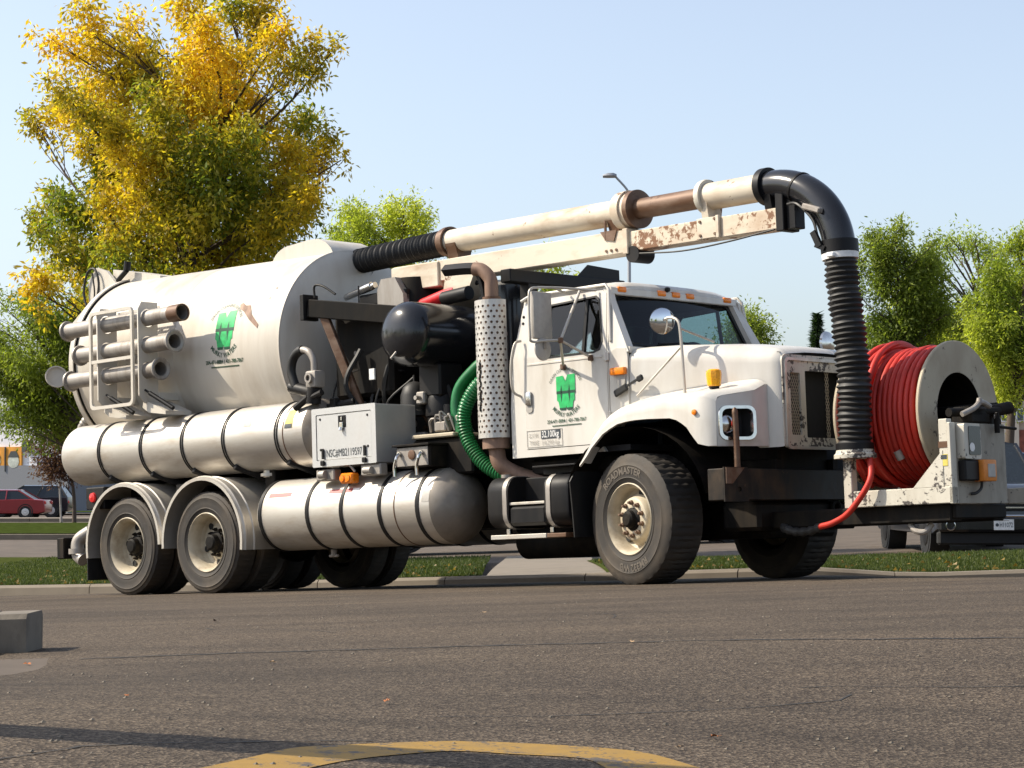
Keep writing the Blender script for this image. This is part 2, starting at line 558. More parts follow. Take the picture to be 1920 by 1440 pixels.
YA = (0, 1, 0)
proto = {}
def wheel(kind, loc, rz):
    """kind: front, outer, inner.  the outer face lies at local y = 0 and faces -y"""
    w = None
    first = kind not in proto
    if first:
        if kind == 'front':
            Rt, W = .555, .40
            rim = MB().lathe([(.30, .255), (.12, .255), (.05, .268), (.022, .285), (.006, .300), (.012, .308), (.030, .306), (.05, .29)], (0, 0, 0), YA, 64)
            disc = MB().lathe([(.135, .256), (.150, .235), (.135, .215), (.085, .192), (.060, .182), (.052, .170), (.052, .095), (.06, .0)], (0, 0, 0), YA, 64)
            hub = MB().lathe([(.055, .098), (.045, .098), (.030, .075), (-.005, .070), (-.022, .050), (-.026, .0)], (0, 0, 0), YA, 32)
            rn, an, hn = .140, .052, 10
        else:
            Rt, W = .525, .28
            dz = .165 if kind == 'outer' else .06
            rim = MB().lathe([(.27, .252), (.15, .252), (.06, .262), (.024, .282), (.006, .300), (.012, .308), (.030, .306), (.05, .29)], (0, 0, 0), YA, 64)
            disc = MB().lathe([(dz - .03, .253), (dz + .012, .235), (dz + .02, .20), (dz + .005, .165), (dz, .0)], (0, 0, 0), YA, 64)
            hub = MB().lathe([(dz, .112), (dz - .035, .112), (dz - .045, .085), (dz - .10, .078), (dz - .115, .06), (dz - .118, 0)], (0, 0, 0), YA, 28)
            rn, an, hn = .135, dz, 10
        holes = MB()
        for k in range(5 if kind != 'front' else 5):
            a = 2 * PI * (k + .35) / 5
            rr, aa = (.222, .128) if kind == 'front' else (.205, dz + .010)
            holes.lathe([(0, .034), (-.006, .034), (-.006, .0)], (rr * math.cos(a), aa, rr * math.sin(a)), YA, 16)
        nut = MB().lathe([(0, .021), (-.022, .020), (-.024, .013), (-.046, .011), (-.048, 0)], (0, 0, 0), YA, 6)
        proto[kind] = dict(rim=rim, disc=disc, hub=hub, holes=holes, nut=nut, Rt=Rt, W=W, rn=rn, an=an, hn=hn)
    p = proto[kind]
    if first:
        w = part('wheel_rim', p['rim'], 'rim')
        p['o'] = {'rim': w}
    else:
        w = share('wheel_rim', p['o']['rim'], truck)
    w.location = loc
    w.rotation_euler = rz
    def sub(nm, key, mat, loc=(0, 0, 0), build=None):
        if key not in p['o']:
            p['o'][key] = part(nm, build or p[key], mat, w)
            p['o'][key].location = loc
            return p['o'][key]
        return share(nm, p['o'][key], w, loc)
    if 'tyre' not in p['o']:
        sub('tyre', 'tyre', 'tyre', build=tyre_mb(p['Rt'], p['W'], 6 if kind == 'front' else 5, .018 if kind == 'front' else .014))
    else:
        sub('tyre', 'tyre', 'tyre')
    if kind != 'inner':
        sub('wheel_disc', 'disc', 'rim')
        sub('hub', 'hub', 'grime')
        sub('hand_hole', 'holes', 'gap')
        for k in range(p['hn']):
            a = 2 * PI * k / p['hn']
            sub('lug_nut', 'nut', 'rust' if kind == 'front' else 'grime', (p['rn'] * math.cos(a), p['an'], p['rn'] * math.sin(a)))
    return w

ST = math.radians(-11.5)
def spin(axis_rz, a):
    return (Matrix.Rotation(axis_rz, 3, 'Z') @ Matrix.Rotation(a, 3, 'Y')).to_euler()
# front: pivot 0.2 m behind the outer face
def front_at(side):
    c = V((0, side * .96, .553))
    d = Matrix.Rotation(ST, 3, 'Z') @ V((0, side * .20, 0))
    return c + d
fw_r = wheel('front', front_at(-1), spin(ST, .3))
fw_l = wheel('front', front_at(1), spin(ST + PI, .8))
for x, sp in ((XR1, .5), (XR2, 2.2)):
    for s in (-1, 1):
        rz = 0 if s < 0 else PI
        wheel('outer', (x, s * 1.22, .523), spin(rz, sp + s))
        wheel('inner', (x, s * .90, .523), spin(rz, sp))
# lettering on the near front tyre (raised, dusty): laid along arcs of the sidewall
tl = empty('tyre_frame')
def tyre_text(s, mid_deg, Rm, size, width, target, bold=.02):
    mb = MB()
    def fm(u, v):
        r = Rm + v
        th = math.radians(mid_deg) - u / Rm
        return (r * math.cos(th), side_a(r) - .0025, r * math.sin(th))
    letters(mb, s, size, fm, bold, 1.0, width)
    o = part('tyre_lettering', mb, 'letter', target)
    return o
bpy.data.objects.remove(tl)
M3 = Matrix.Rotation(-.3, 3, 'Y').to_euler()
for s, deg, wd in (('ROADMASTER', 100, .52), ('RM332 WB', -82, .36)):
    o = tyre_text(s, deg, .385, .085, wd, fw_r, .03)
    o.rotation_euler = M3

# ---- rear fenders ------------------------------------------------------------------
def fender_arc(xc, a0, a1, flap, s):
    secs = []
    n = 26
    prof = [(1.275, -.03), (1.275, .004), (1.25, .006), (1.235, .018), (1.215, .018), (1.20, .005), (1.13, .004), (1.12, .014), (1.10, .014), (1.09, .004), (.62, .004), (.62, 0), (1.26, 0), (1.268, -.03)]
    for k in range(n + 1):
        a = math.radians(a0 + (a1 - a0) * k / n)
        secs.append([V((xc + (.665 + dr) * math.cos(a), s * y, .525 + (.665 + dr) * math.sin(a))) for y, dr in prof])
    return MB().loft(secs)
for s in (-1, 1):
    part('wheel_fender', fender_arc(XR1, -8, 184, 0, s), 'alu_dull')
    part('wheel_fender', fender_arc(XR2, 0, 190, 0, s), 'alu_dull')
    part('mud_flap', MB().b2(XR2 - .70, XR2 - .685, s * 1.24, s * .62, .17, .62, .003), 'rubber')
    part('tail_light_box', MB().b2(-7.86, -7.52, s * 1.20, s * .75, .94, 1.18, .01), 'black')
    part('tail_light', MB().lathe([(0, .055), (-.02, .05), (-.03, 0)] if s < 0 else [(0, .055), (.02, .05), (.03, 0)], (-7.72, s * 1.20, 1.07), YA, 20), 'redlens')
    part('fender_bracket', MB().b2(-6.50, -6.36, s * 1.0, s * .5, .86, 1.16, .01), 'black')
part('rear_bumper_bar', MB().b2(-9.0, -8.86, -.82, .82, .42, .66, .01), 'grime')
part('rear_valve', MB().path(catmull([(-8.5, -.7, .72), (-8.62, -.78, .62), (-8.60, -.8, .46), (-8.5, -.8, .40)], 5), .075, 14).lathe([(-.03, .11), (.03, .11)], (-8.60, -.8, .5), (0, 0, 1), 18), 'steel')

# ---- debris tank -------------------------------------------------------------------
T0, T1 = V((-8.30, 0, 2.61)), V((-4.72, 0, 2.51))
TA = (T1 - T0).normalized()
TL = (T1 - T0).length
TR_ = 1.0
tank = part('debris_tank', MB().lathe([(0, TR_), (TL * .5 - .012, TR_), (TL * .5 - .006, TR_ - .004), (TL * .5, TR_), (TL - .035, TR_), (TL - .012, TR_ - .006), (TL, TR_ - .03), (TL + .03, TR_ - .10), (TL + .06, TR_ * .6), (TL + .075, 0)], T0, TA, 96), 'tank')
part('tank_rear_door', MB().lathe([(-.014, TR_ + .02), (-.014, TR_ + .035), (-.09, TR_ + .035), (-.11, TR_ + .02), (-.16, TR_ - .02), (-.24, .75), (-.30, .4), (-.32, 0)], T0, TA, 80), 'tank')
part('door_seal', MB().lathe([(.0, TR_ - .003), (-.02, TR_ - .003), (-.02, TR_ - .1)], T0, TA, 64), 'rubber')
part('tank_rim', MB().lathe([(TL - .05, TR_), (TL - .045, TR_ + .010), (TL - .02, TR_ + .010), (TL - .015, TR_ - .004)], T0, TA, 96), 'tank', tank)
def tank_pt(x, a, lift=0.0):
    """a: angle up from the near side"""
    k = (x - T0.x) / (T1.x - T0.x)
    c = T0.lerp(T1, k)
    return V((x, -(TR_ + lift) * math.cos(a), c.z + (TR_ + lift) * math.sin(a)))
# inlet hood on the tank's crown
prof = [(-5.70, 3.30), (-5.70, 3.43)] + [(-5.38 - .32 * math.cos(t), 3.43 + .205 * math.sin(t)) for t in np.linspace(0.1, PI / 2, 9)] + [(-5.10, 3.655), (-4.94, 3.648), (-4.82, 3.60), (-4.74, 3.53), (-4.70, 3.46), (-4.70, 3.30)]
part('inlet_hood', MB().plate(prof, [], lambda u, v: (u, -.28, v), V((0, .60, 0))), 'tank', None, 30)
# rear hinge housing
for y in (-.34, .30):
    part('hinge_plate', MB().plate([(-8.98, 3.2), (-8.98, 3.66), (-8.82, 3.80), (-8.62, 3.74), (-8.38, 3.52), (-8.38, 3.2)], [], lambda u, v, y=y: (u, y, v), V((0, .04, 0))), 'tank')
part('hinge_web', MB().b2(-8.66, -8.60, -.30, .30, 3.2, 3.70, .006), 'tank')
part('top_wedge', MB().plate([(-8.60, 3.3), (-8.60, 3.76), (-7.70, 3.585), (-7.70, 3.3)], [], lambda u, v: (u, -.26, v), V((0, .52, 0))), 'tank')
part('hinge_cable', MB().path(catmull([(-8.9, -.38, 3.25), (-9.02, -.38, 3.5), (-8.95, -.38, 3.74), (-8.8, -.38, 3.78), (-8.72, -.38, 3.6), (-8.76, -.38, 3.35), (-8.6, -.40, 3.18)], 6), .014, 8).path(catmull([(-8.84, -.385, 3.74), (-8.80, -.385, 3.5), (-8.85, -.385, 3.3)], 5), .010, 6), 'rubber')
part('hydraulic_fitting', MB().cyl((-8.40, -.34, 3.60), (-8.22, -.34, 3.70), .03, n=10).cyl((-8.22, -.34, 3.70), (-8.20, -.34, 3.80), .04, n=10), 'black')
part('door_arm', MB().plate([(-8.95, 3.12), (-8.55, 3.36), (-8.50, 3.25), (-8.62, 2.9), (-8.80, 2.75)], [], lambda u, v: (u, -.62, v), V((0, .03, 0))), 'tank')
part('rear_hose_tail', MB().path(catmull([(-8.50, -.7, 2.02), (-8.58, -.72, 1.93), (-8.66, -.72, 1.80), (-8.64, -.66, 1.66)], 6), [.05 + .008 * (i % 2) for i in range(19)], 10), 'steel')
# rivet-like plugs and the nozzle drawing beside the logo
mb = MB()
for x, a in ((-4.98, .62), (-5.02, .50)):
    p = tank_pt(x, a); n_ = V((0, -math.cos(a), math.sin(a)))
    mb.cyl(p - n_ * .01, p + n_ * .004, .018, n=12)
part('tank_plug', mb, 'steel')

def tank_map(x0, z0):
    """decal plane (u to the front, v up) wrapped on the near side of the tank"""
    kk = (x0 - T0.x) / (T1.x - T0.x)
    cz = T0.lerp(T1, kk).z
    a0 = math.asin(max(-1, min(1, (z0 - cz) / TR_)))
    return lambda u, v, lift=.003: tank_pt(x0 + u, a0 + v / TR_, lift)
def door_map(x0, z0):
    return lambda u, v, lift=.003: V((x0 + u, cab_y(z0 + v) - lift, z0 + v))

def poly_grid(mb, poly, fmap, rows=14):
    """fill a polygon in horizontal slices so that it bends with the surface"""
    bm = bmesh.new()
    vs = [bm.verts.new((u, v, 0)) for u, v in poly]
    bm.faces.new(vs)
    lo = min(p[1] for p in poly); hi = max(p[1] for p in poly)
    for k in range(1, rows):
        bmesh.ops.bisect_plane(bm, geom=list(bm.verts) + list(bm.edges) + list(bm.faces), plane_co=(0, lo + (hi - lo) * k / rows, 0), plane_no=(0, 1, 0))
    bmesh.ops.triangulate(bm, faces=list(bm.faces))
    bm.verts.index_update()
    mb.add([fmap(v.co.x, v.co.y) for v in bm.verts], [[v.index for v in f.verts] for f in bm.faces])
    bm.free()

def logo(fmap, H, parent, top_text):
    """the M over W emblem with its ring of lettering; H = emblem height"""
    k = H / 2.0
    wx_ = 1.34
    m_out = [(-.52, .05), (-.52, .92), (-.14, .95), (0, .62), (.12, .98), (.54, 1.0), (.54, .05), (.50, -.10), (.50, -.45), (.42, -.5), (.36, -.98), (.06, -.98), (.02, -.72), (-.04, -.98), (-.34, -.98), (-.42, -.5), (-.50, -.42), (-.50, -.10)]
    mb = MB(); poly_grid(mb, [(u * k * wx_, v * k) for u, v in m_out], fmap)
    part('logo_emblem', mb, 'logo', parent)
    mb = MB()
    f2 = lambda u, v: fmap(u, v, .0045)
    for poly in ([(-.515, -.06), (-.515, .10), (.535, .10), (.535, -.06)], [(-.25, -.55), (-.29, -.1), (-.28, .2), (-.24, .42), (-.20, .2), (-.18, -.1)], [(.22, -.55), (.15, -.1), (.17, .2), (.21, .42), (.25, .2), (.26, -.1)], [(-.34, -.97), (-.36, -.85), (-.02, -.85), (-.04, -.97)], [(.06, -.97), (.04, -.85), (.38, -.85), (.36, -.97)]):
        poly_grid(mb, [(u * k * wx_, v * k) for u, v in poly], f2, 6)
    part('logo_shading', mb, 'logodark', parent)
    mb = MB()
    Rr = 1.22 * k
    def arc_bot2(u, v):      # reads left to right along the lower arc, letters upright
        th = -PI / 2 + u / (Rr * 1.1)
        rr = Rr * 1.10 - v
        return fmap(rr * math.cos(th), rr * math.sin(th) * 1.02)
    letters(mb, 'MURKY WATERS', .33 * k, arc_bot2, .015, 1, 2.35 * k)
    letters(mb, '204-471-8884', .27 * k, lambda u, v: fmap(u - .80 * k, v - 1.66 * k), .02, 1, 1.36 * k)
    letters(mb, '|', .27 * k, lambda u, v: fmap(u, v - 1.66 * k), .01)
    letters(mb, '431-788-7867', .27 * k, lambda u, v: fmap(u + .80 * k, v - 1.66 * k), .02, 1, 1.36 * k)
    for i in range(28):
        u0 = (-1.1 + i * .079) * k
        poly_grid(mb, [(u0, -1.86 * k), (u0 + .062 * k, -1.86 * k), (u0 + .062 * k, -1.79 * k), (u0, -1.79 * k)], fmap, 1)
    part('logo_lettering', mb, 'logodark', parent)
    mb = MB()
    def arc_top(u, v):
        th = PI / 2 - u / Rr
        return fmap((Rr + v) * math.cos(th), (Rr + v) * math.sin(th) + .02 * k)
    letters(mb, top_text, .24 * k, arc_top, .0, 1, 2.7 * k)
    part('logo_lettering', mb, 'logodark', parent)

logo(tank_map(-5.64, 2.72), .42, tank, 'DRAIN CLEANING SERVICES')
# gun drawing at the right of the tank emblem
tm = tank_map(-5.64, 2.72)
mb = MB()
poly_grid(mb, [(.17, .27), (.21, .29), (.28, .25), (.35, .25), (.41, .14), (.55, .02), (.54, -.02), (.39, .08), (.27, .18), (.19, .22)], lambda u, v: tm(u, v, .005), 6)
part('painted_nozzle', mb, 'rustpipe', tank)

# pipe rack -------------------------------------------------------------------------
for x in (-7.36, -6.62):
    hol = [circ(-1.245, z, .098, 20) for z in (2.93, 2.64, 2.37)]
    part('rack_plate', MB().plate([(-1.13, 2.02), (-1.30, 2.02), (-1.375, 2.10), (-1.375, 3.02), (-1.33, 3.10), (-1.12, 3.10), (-1.12, 2.55)], hol, lambda u, v, x=x: (x, u, v), V((.016, 0, 0))), 'tank')
for x in (-7.352, -6.612):
    part('rack_arm', MB().b2(x - .03, x + .03, -1.13, -.80, 2.98, 3.04, .004), 'tank')
    part('rack_arm', MB().b2(x - .03, x + .03, -1.13, -.80, 2.06, 2.14, .004), 'tank')
mb = MB()
fr = rrect(-7.47, -6.68, 2.0, 3.06, .07, 5)
mb.plate(fr, [rrect(-7.435, -6.715, 2.035, 3.025, .05, 5)], lambda u, v: (u, -1.40, v), V((0, .03, 0)))
mb.b2(-7.44, -6.71, -1.397, -1.372, 2.50, 2.535)
part('rack_gate', mb, 'tank')
part('rack_slotted_bar', MB().plate([(-7.36, 2.98), (-6.60, 2.98), (-6.60, 3.07), (-7.36, 3.07)], [rrect(x, x + .11, 3.005, 3.045, .015, 2) for x in (-7.22, -7.05, -6.88)], lambda u, v: (u, -1.10, v), V((0, .01, 0))), 'tank')
for x in (-7.2, -6.5):
    part('rack_hinge', MB().plate([(x - .16, 2.06), (x + .22, 1.92), (x + .22, 1.88), (x - .08, 1.92), (x - .18, 1.98)], [], lambda u, v: (u, -1.28, v), V((0, .34, 0))), 'tank')
    part('rack_strut', MB().cyl((x - .02, -1.30, 2.12), (x + .30, -1.24, 1.94), .024, n=12).cyl((x - .10, -1.30, 2.16), (x - .02, -1.30, 2.12), .012, n=8), 'black')

# ---- long water tanks ----------------------------------------------------------------
def water_tank(x0, x1, yc, zc, r, straps, dome=.10, s=1):
    t = part('water_tank', MB().lathe([(-dome - .02, 0), (-dome, r * .35), (-dome * .75, r * .7), (-dome * .3, r * .93), (0, r), (x1 - x0, r), (x1 - x0 + dome * .3, r * .93), (x1 - x0 + dome * .75, r * .7), (x1 - x0 + dome, r * .35), (x1 - x0 + dome + .02, 0)], (x0, yc, zc), (1, 0, 0), 64), 'alu')
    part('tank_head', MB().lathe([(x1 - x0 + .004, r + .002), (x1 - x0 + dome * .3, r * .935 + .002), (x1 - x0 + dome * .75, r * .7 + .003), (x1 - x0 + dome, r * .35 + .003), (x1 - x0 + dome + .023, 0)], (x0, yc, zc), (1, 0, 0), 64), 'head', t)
    for x in straps:
        for d in ((-.022, .012) if s else (-.02,)):
            part('tank_strap', MB().lathe([(d, r + .001), (d, r + .008), (d + (.014 if s else .045), r + .008), (d + (.014 if s else .045), r + .001)], (x, yc, zc), (1, 0, 0), 48), 'black', t)
    return t
for s in (-1, 1):
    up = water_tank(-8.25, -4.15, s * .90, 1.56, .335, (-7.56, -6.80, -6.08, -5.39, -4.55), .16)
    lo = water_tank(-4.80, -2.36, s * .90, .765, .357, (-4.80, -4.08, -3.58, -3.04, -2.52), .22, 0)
    for x in (-7.52, -6.76, -6.04, -5.35, -4.5):
        part('strap_bracket', MB().bar((x, s * 1.12, 1.29), (x + .12, s * .8, 1.16), .07, .07, .01), 'black')
    for x in (-7.3, -6.1, -5.0, -4.0):
        part('tank_support', MB().b2(x - .08, x + .08, s * .95, s * .42, .98, 1.28, .01), 'grime')
    if s < 0:
        upn, lon = up, lo
part('weld_ring', MB().lathe([(0, .336), (.004, .340), (.012, .340), (.016, .336)], (-4.45, -.9, 1.56), (1, 0, 0), 48), 'rust', upn)
part('weld_ring', MB().lathe([(0, .358), (.004, .362), (.012, .362), (.016, .358)], (-2.84, -.9, .765), (1, 0, 0), 48), 'rust', lon)
def cyl_label(x0, x1, a0, a1, yc, zc, r, lift=.003):
    n = 6
    secs = [[V((x, yc - (r + lift) * math.cos(a0 + (a1 - a0) * k / n), zc + (r + lift) * math.sin(a0 + (a1 - a0) * k / n))) for k in range(n + 1)] for x in (x0, x1)]
    return MB().loft(secs, closed=False, caps=False)
part('warning_label', cyl_label(-4.42, -4.30, .15, .75, -.9, 1.56, .335), 'yellowdecal', upn)
part('label_print', cyl_label(-4.415, -4.305, .15, .27, -.9, 1.56, .335, .005), 'decal', upn)
part('data_label', cyl_label(-5.08, -4.96, .32, .50, -.9, 1.56, .335), 'decalgrey', upn)
for x0, x1 in ((-4.70, -4.36), (-3.80, -3.46), ):
    part('reflective_tape', cyl_label(x0, x1, .50, .62, -.9, .765, .357), 'reflred', lon)
    part('reflective_tape', cyl_label(x1 + .002, x1 + .10, .50, .62, -.9, .765, .357), 'decalwhite', lon)
part('data_label', cyl_label(-2.46, -2.36, .10, .42, -.9, .765, .357), 'decalgrey', lon)
part('drain_cock', MB().cyl((-4.1, -.9, .42), (-4.1, -.9, .34), .03, n=10).cyl((-4.16, -.9, .34), (-4.04, -.9, .34), .015, n=8), 'steel', lon)
part('tank_outlet', MB().cyl((-5.05, -.9, 1.26), (-5.05, -.9, 1.16), .07, n=18).cyl((-5.05, -.9, 1.20), (-5.05, -.9, 1.17), .10, n=18), 'alu', upn)

# ---- inlet valve with looped pipe at the tank front ------------------------------------
loop = catmull([(-4.36, -1.12, 2.02), (-4.42, -1.12, 2.18), (-4.38, -1.12, 2.31), (-4.27, -1.12, 2.375), (-4.15, -1.12, 2.35), (-4.08, -1.12, 2.26), (-4.07, -1.12, 2.15)], 6)
part('fill_pipe', MB().path(loop[18:], .035, 12), 'steel')
part('fill_hose', MB().path(loop[:20], .046, 12), 'rubber')
part('fill_valve', MB().box((-4.06, -1.12, 2.07), (.15, .14, .17), .02, None, 2).lathe([(0, .05), (-.03, .05), (-.03, .03), (-.01, .03)], (-4.06, -1.19, 2.08), YA, 18), 'steel')
part('valve_elbow', MB().cyl((-4.44, -1.10, 2.02), (-4.12, -1.12, 1.95), .06, n=14).cyl((-4.07, -1.12, 1.99), (-4.10, -1.12, 1.84), .075, n=14).cyl((-4.2, -1.16, 1.86), (-3.92, -1.16, 1.93), .03, n=10).cyl((-4.3, -1.18, 1.80), (-4.12, -1.16, 1.90), .035, n=10), 'black')
part('valve_clamp', MB().cyl((-4.02, -1.0, 1.80), (-3.75, -.9, 1.84), .03, n=10).b2(-3.98, -3.90, -1.02, -.94, 1.78, 1.88, .01), 'black')

# ---- tool box -------------------------------------------------------------------------
tb = part('tool_box', MB().b2(-3.955, -3.045, -1.25, -.74, 1.20, 1.755, .006), 'boxalu')
part('box_frame', MB().plate(rrect(-3.96, -3.04, 1.195, 1.76, .01, 1), [rrect(-3.90, -3.10, 1.255, 1.70, .01, 1)], lambda u, v: (u, -1.268, v), V((0, .022, 0))), 'boxalu', tb)
part('box_door', MB().b2(-3.895, -3.105, -1.262, -1.252, 1.26, 1.695, .004), 'boxalu', tb)
part('box_latch_plate', MB().b2(-3.575, -3.465, -1.268, -1.262, 1.56, 1.675, .003), 'black', tb)
part('box_latch', MB().b2(-3.548, -3.492, -1.282, -1.268, 1.545, 1.61, .008).cyl((-3.52, -1.28, 1.56), (-3.52, -1.285, 1.53), .02, n=10).b2(-3.53, -3.51, -1.276, -1.268, 1.625, 1.66, .003), 'chrome', tb)
for x in (-3.84, -3.16):
    for z in (1.655, 1.36):
        part('rivet', MB().lathe([(0, .013), (-.006, .010), (-.008, 0)], (x, -1.262, z), YA, 10), 'black', tb)
for x in (-3.80, -3.20):
    part('box_hinge', MB().b2(x - .015, x + .015, -1.280, -1.268, 1.27, 1.37, .003).b2(x - .03, x + .03, -1.29, -1.27, 1.205, 1.255, .008), 'black', tb)
mb = MB(); letters(mb, 'NSC#MB2119597', .105, lambda u, v: (-3.50 + u, -1.2645, 1.285 + v), .0, 1, .51)
part('box_lettering', mb, 'decal', tb)
part('step_bracket', MB().b2(-3.95, -3.68, -1.24, -1.14, 1.06, 1.17, .012).cyl((-3.86, -1.26, 1.12), (-3.78, -1.26, 1.12), .04, n=14), 'steel')
part('step_bracket', MB().b2(-3.30, -3.02, -1.24, -1.14, 1.08, 1.19, .012).cyl((-3.22, -1.26, 1.13), (-3.12, -1.26, 1.13), .035, n=12), 'steel')
part('clearance_light', MB().b2(-3.58, -3.40, -1.26, -1.16, 1.02, 1.12, .015).lathe([(0, .035), (-.01, .03), (-.012, 0)], (-3.54, -1.262, 1.07), YA, 14).lathe([(0, .035), (-.01, .03), (-.012, 0)], (-3.46, -1.262, 1.07), YA, 14), 'amber')
part('wire_stub', MB().path(catmull([(-3.55, -1.22, 1.20), (-3.45, -1.24, 1.19), (-3.40, -1.22, 1.13)], 4), .012, 6), 'steel')

# ---- valve panel -------------------------------------------------------------------------
vp = part('valve_panel', MB().b2(-2.84, -2.38, -1.20, -.85, 1.13, 1.33, .01).b2(-2.86, -2.36, -1.24, -.85, 1.325, 1.345, .003), 'grime')
part('panel_face', MB().b2(-2.82, -2.40, -1.212, -1.202, 1.14, 1.315, .004), 'steel', vp)
part('panel_button', MB().lathe([(0, .045), (-.012, .045), (-.016, .03), (-.016, 0)], (-2.61, -1.212, 1.245), YA, 20), 'rust', vp)
for x in (-2.77, -2.47):
    part('valve_handle', MB().path(catmull([(x, -1.23, 1.26), (x + .01, -1.27, 1.22), (x - .02, -1.27, 1.14), (x - .02, -1.27, 1.05)], 4), .016, 8).lathe([(0, .022), (-.03, .022), (-.03, 0)], (x, -1.21, 1.26), YA, 12), 'chrome', vp)
part('pump_deck', MB().b2(-2.82, -2.25, -1.02, -.3, 1.40, 1.44, .01), 'cream')
part('pump_block', MB().b2(-2.85, -2.05, -.98, -.2, 1.05, 1.39, .02), 'grime')

# ---- machinery between tank and cab ----------------------------------------------------------
part('light_block_housing', MB().b2(-4.35, -1.85, -.25, .95, 1.30, 2.15, .05), 'grime')  # big dark boxes added to block light between tank and cab
part('light_block_cowl', MB().b2(-4.3, -3.1, -.1, .9, 2.15, 2.70, .06), 'grime')
part('silencer', MB().lathe([(-.16, 0), (-.155, .09), (-.13, .19), (-.08, .26), (0, .305), (.04, .31), (1.55, .31), (1.6, .26), (1.6, 0)], (-2.90, -.98, 2.415), YA, 48), 'gloss')
part('silencer_drain', MB().cyl((-2.9, -1.10, 2.24), (-2.92, -1.16, 2.17), .012, n=8), 'steel')
part('silencer_stand', MB().b2(-3.02, -2.72, -.72, -.40, 1.82, 2.14, .02), 'black')
part('filter_body', MB().lathe([(1.86, 0), (1.86, .14), (1.80, .17), (1.64, .17), (1.62, .155), (1.45, .155), (1.43, 0)], (-2.85, -.56, 0), (0, 0, 1), 28), 'black')
part('filter_label', MB().b2(-2.44, -2.36, -.70, -.695, 1.72, 1.80), 'decalwhite')
part('pump_dome', MB().lathe([(2.0, 0), (1.985, .06), (1.94, .11), (1.86, .138), (1.72, .14), (1.70, .16), (1.66, .16), (1.66, 0)], (-3.18, -.62, 0), (0, 0, 1), 28).cyl((-3.18, -.62, 1.98), (-3.18, -.62, 2.06), .012, n=8), 'rubber')
mb = MB()
random.seed(3)
for k in range(16):
    a = V((random.uniform(-4.3, -2.1), random.uniform(-.75, -.35), random.uniform(1.35, 1.7)))
    b = V((a.x + random.uniform(-.3, .3), random.uniform(-.7, -.3), random.uniform(1.9, 2.5)))
    m_ = a.lerp(b, .5) + V((random.uniform(-.2, .2), -.12, 0))
    mb.path(catmull([a, m_, b], 5), random.choice((.012, .018, .026)), 6)
part('hydraulic_hose', mb, 'rubber')
random.seed(9)
for k in range(16):
    x_, y_, z_ = random.uniform(-4.25, -2.15), random.uniform(-.72, -.40), random.uniform(1.45, 2.45)
    if -3.3 < x_ < -2.5 and z_ > 2.0: z_ -= .6
    if k % 3 == 0:
        part('valve_body', MB().box((x_, y_, z_), (random.uniform(.06, .14), .1, random.uniform(.06, .16)), .012).cyl((x_, y_ - .04, z_), (x_, y_ - .11, z_), .022, n=10), 'steel')
    elif k % 3 == 1:
        part('hose_fitting', MB().cyl((x_, y_, z_), (x_ + random.uniform(-.1, .1), y_ - .06, z_ + random.uniform(-.1, .1)), .024, n=8).cyl((x_, y_, z_), (x_ + .02, y_ + .06, z_ + .01), .034, n=6), 'rust')
    else:
        part('bracket', MB().bar((x_, y_, z_), (x_ + random.uniform(.1, .3), y_, z_ + random.uniform(-.06, .06)), .05, .012).bar((x_ + .04, y_, z_), (x_ + .04, y_ + .1, z_ - .12), .03, .012), 'black')
part('control_tag', MB().b2(-3.72, -3.64, -.72, -.70, 2.05, 2.16, .004), 'decalwhite')
part('blue_canister', MB().lathe([(1.72, 0), (1.72, .07), (1.35, .07), (1.35, 0)], (-2.52, -.78, 0), (0, 0, 1), 16), 'black')
mb = MB()
for k in range(5):
    mb.path(catmull([(-2.62 + .08 * k, -.95, 1.46), (-2.58 + .06 * k, -.98, 1.58 + .03 * (k % 3)), (-2.35 - .02 * k, -.92, 1.56)], 4), .012, 6)
mb.b2(-2.55, -2.40, -.98, -.88, 1.46, 1.55, .01).b2(-2.33, -2.2, -.95, -.85, 1.46, 1.6, .01)
part('pump_fitting', mb, 'steel')
# swing-out arm in front of the tank
part('side_beam', MB().bar((-4.40, -.86, 2.82), (-3.35, -.62, 2.66), .14, .18, .008), 'grime')
part('side_beam_plate', MB().b2(-4.46, -4.40, -.96, -.76, 2.70, 2.96, .006), 'black')
part('side_beam_brace', MB().bar((-4.22, -.84, 2.72), (-3.85, -.70, 1.75), .06, .09, .006), 'rust')
part('loop_handle', MB().path(catmull([(-4.34, -.86, 2.92), (-4.34, -.86, 3.04), (-4.22, -.86, 3.03), (-4.05, -.84, 2.93)], 5), .012, 8), 'black')
part('antenna_rod', MB().cyl((-3.86, -.7, 2.75), (-3.86, -.7, 3.0), .008, n=6), 'black')
part('air_receiver', MB().b2(-4.35, -3.5, -.62, -.2, 1.9, 2.75, .04), 'grime')

# ---- boom --------------------------------------------------------------------------------------
ZB = 3.125
part('boom_pedestal', MB().lathe([(0, .34), (.9, .30), (1.1, .26), (1.1, 0)], (-3.75, 0, 2.0), (0, 0, 1), 28), 'grime')
part('pedestal_lug', MB().plate([(-3.98, 2.66), (-3.98, 3.0), (-3.92, 3.10), (-3.72, 3.10), (-3.60, 2.92), (-3.60, 2.66)], [], lambda u, v: (u, -.34, v), V((0, .12, 0))), 'steel')
part('pedestal_bracket', MB().b2(-4.0, -3.72, -.46, -.34, 2.60, 2.74, .01).b2(-4.3, -3.6, -.3, .3, 2.86, 2.98, .01), 'black')
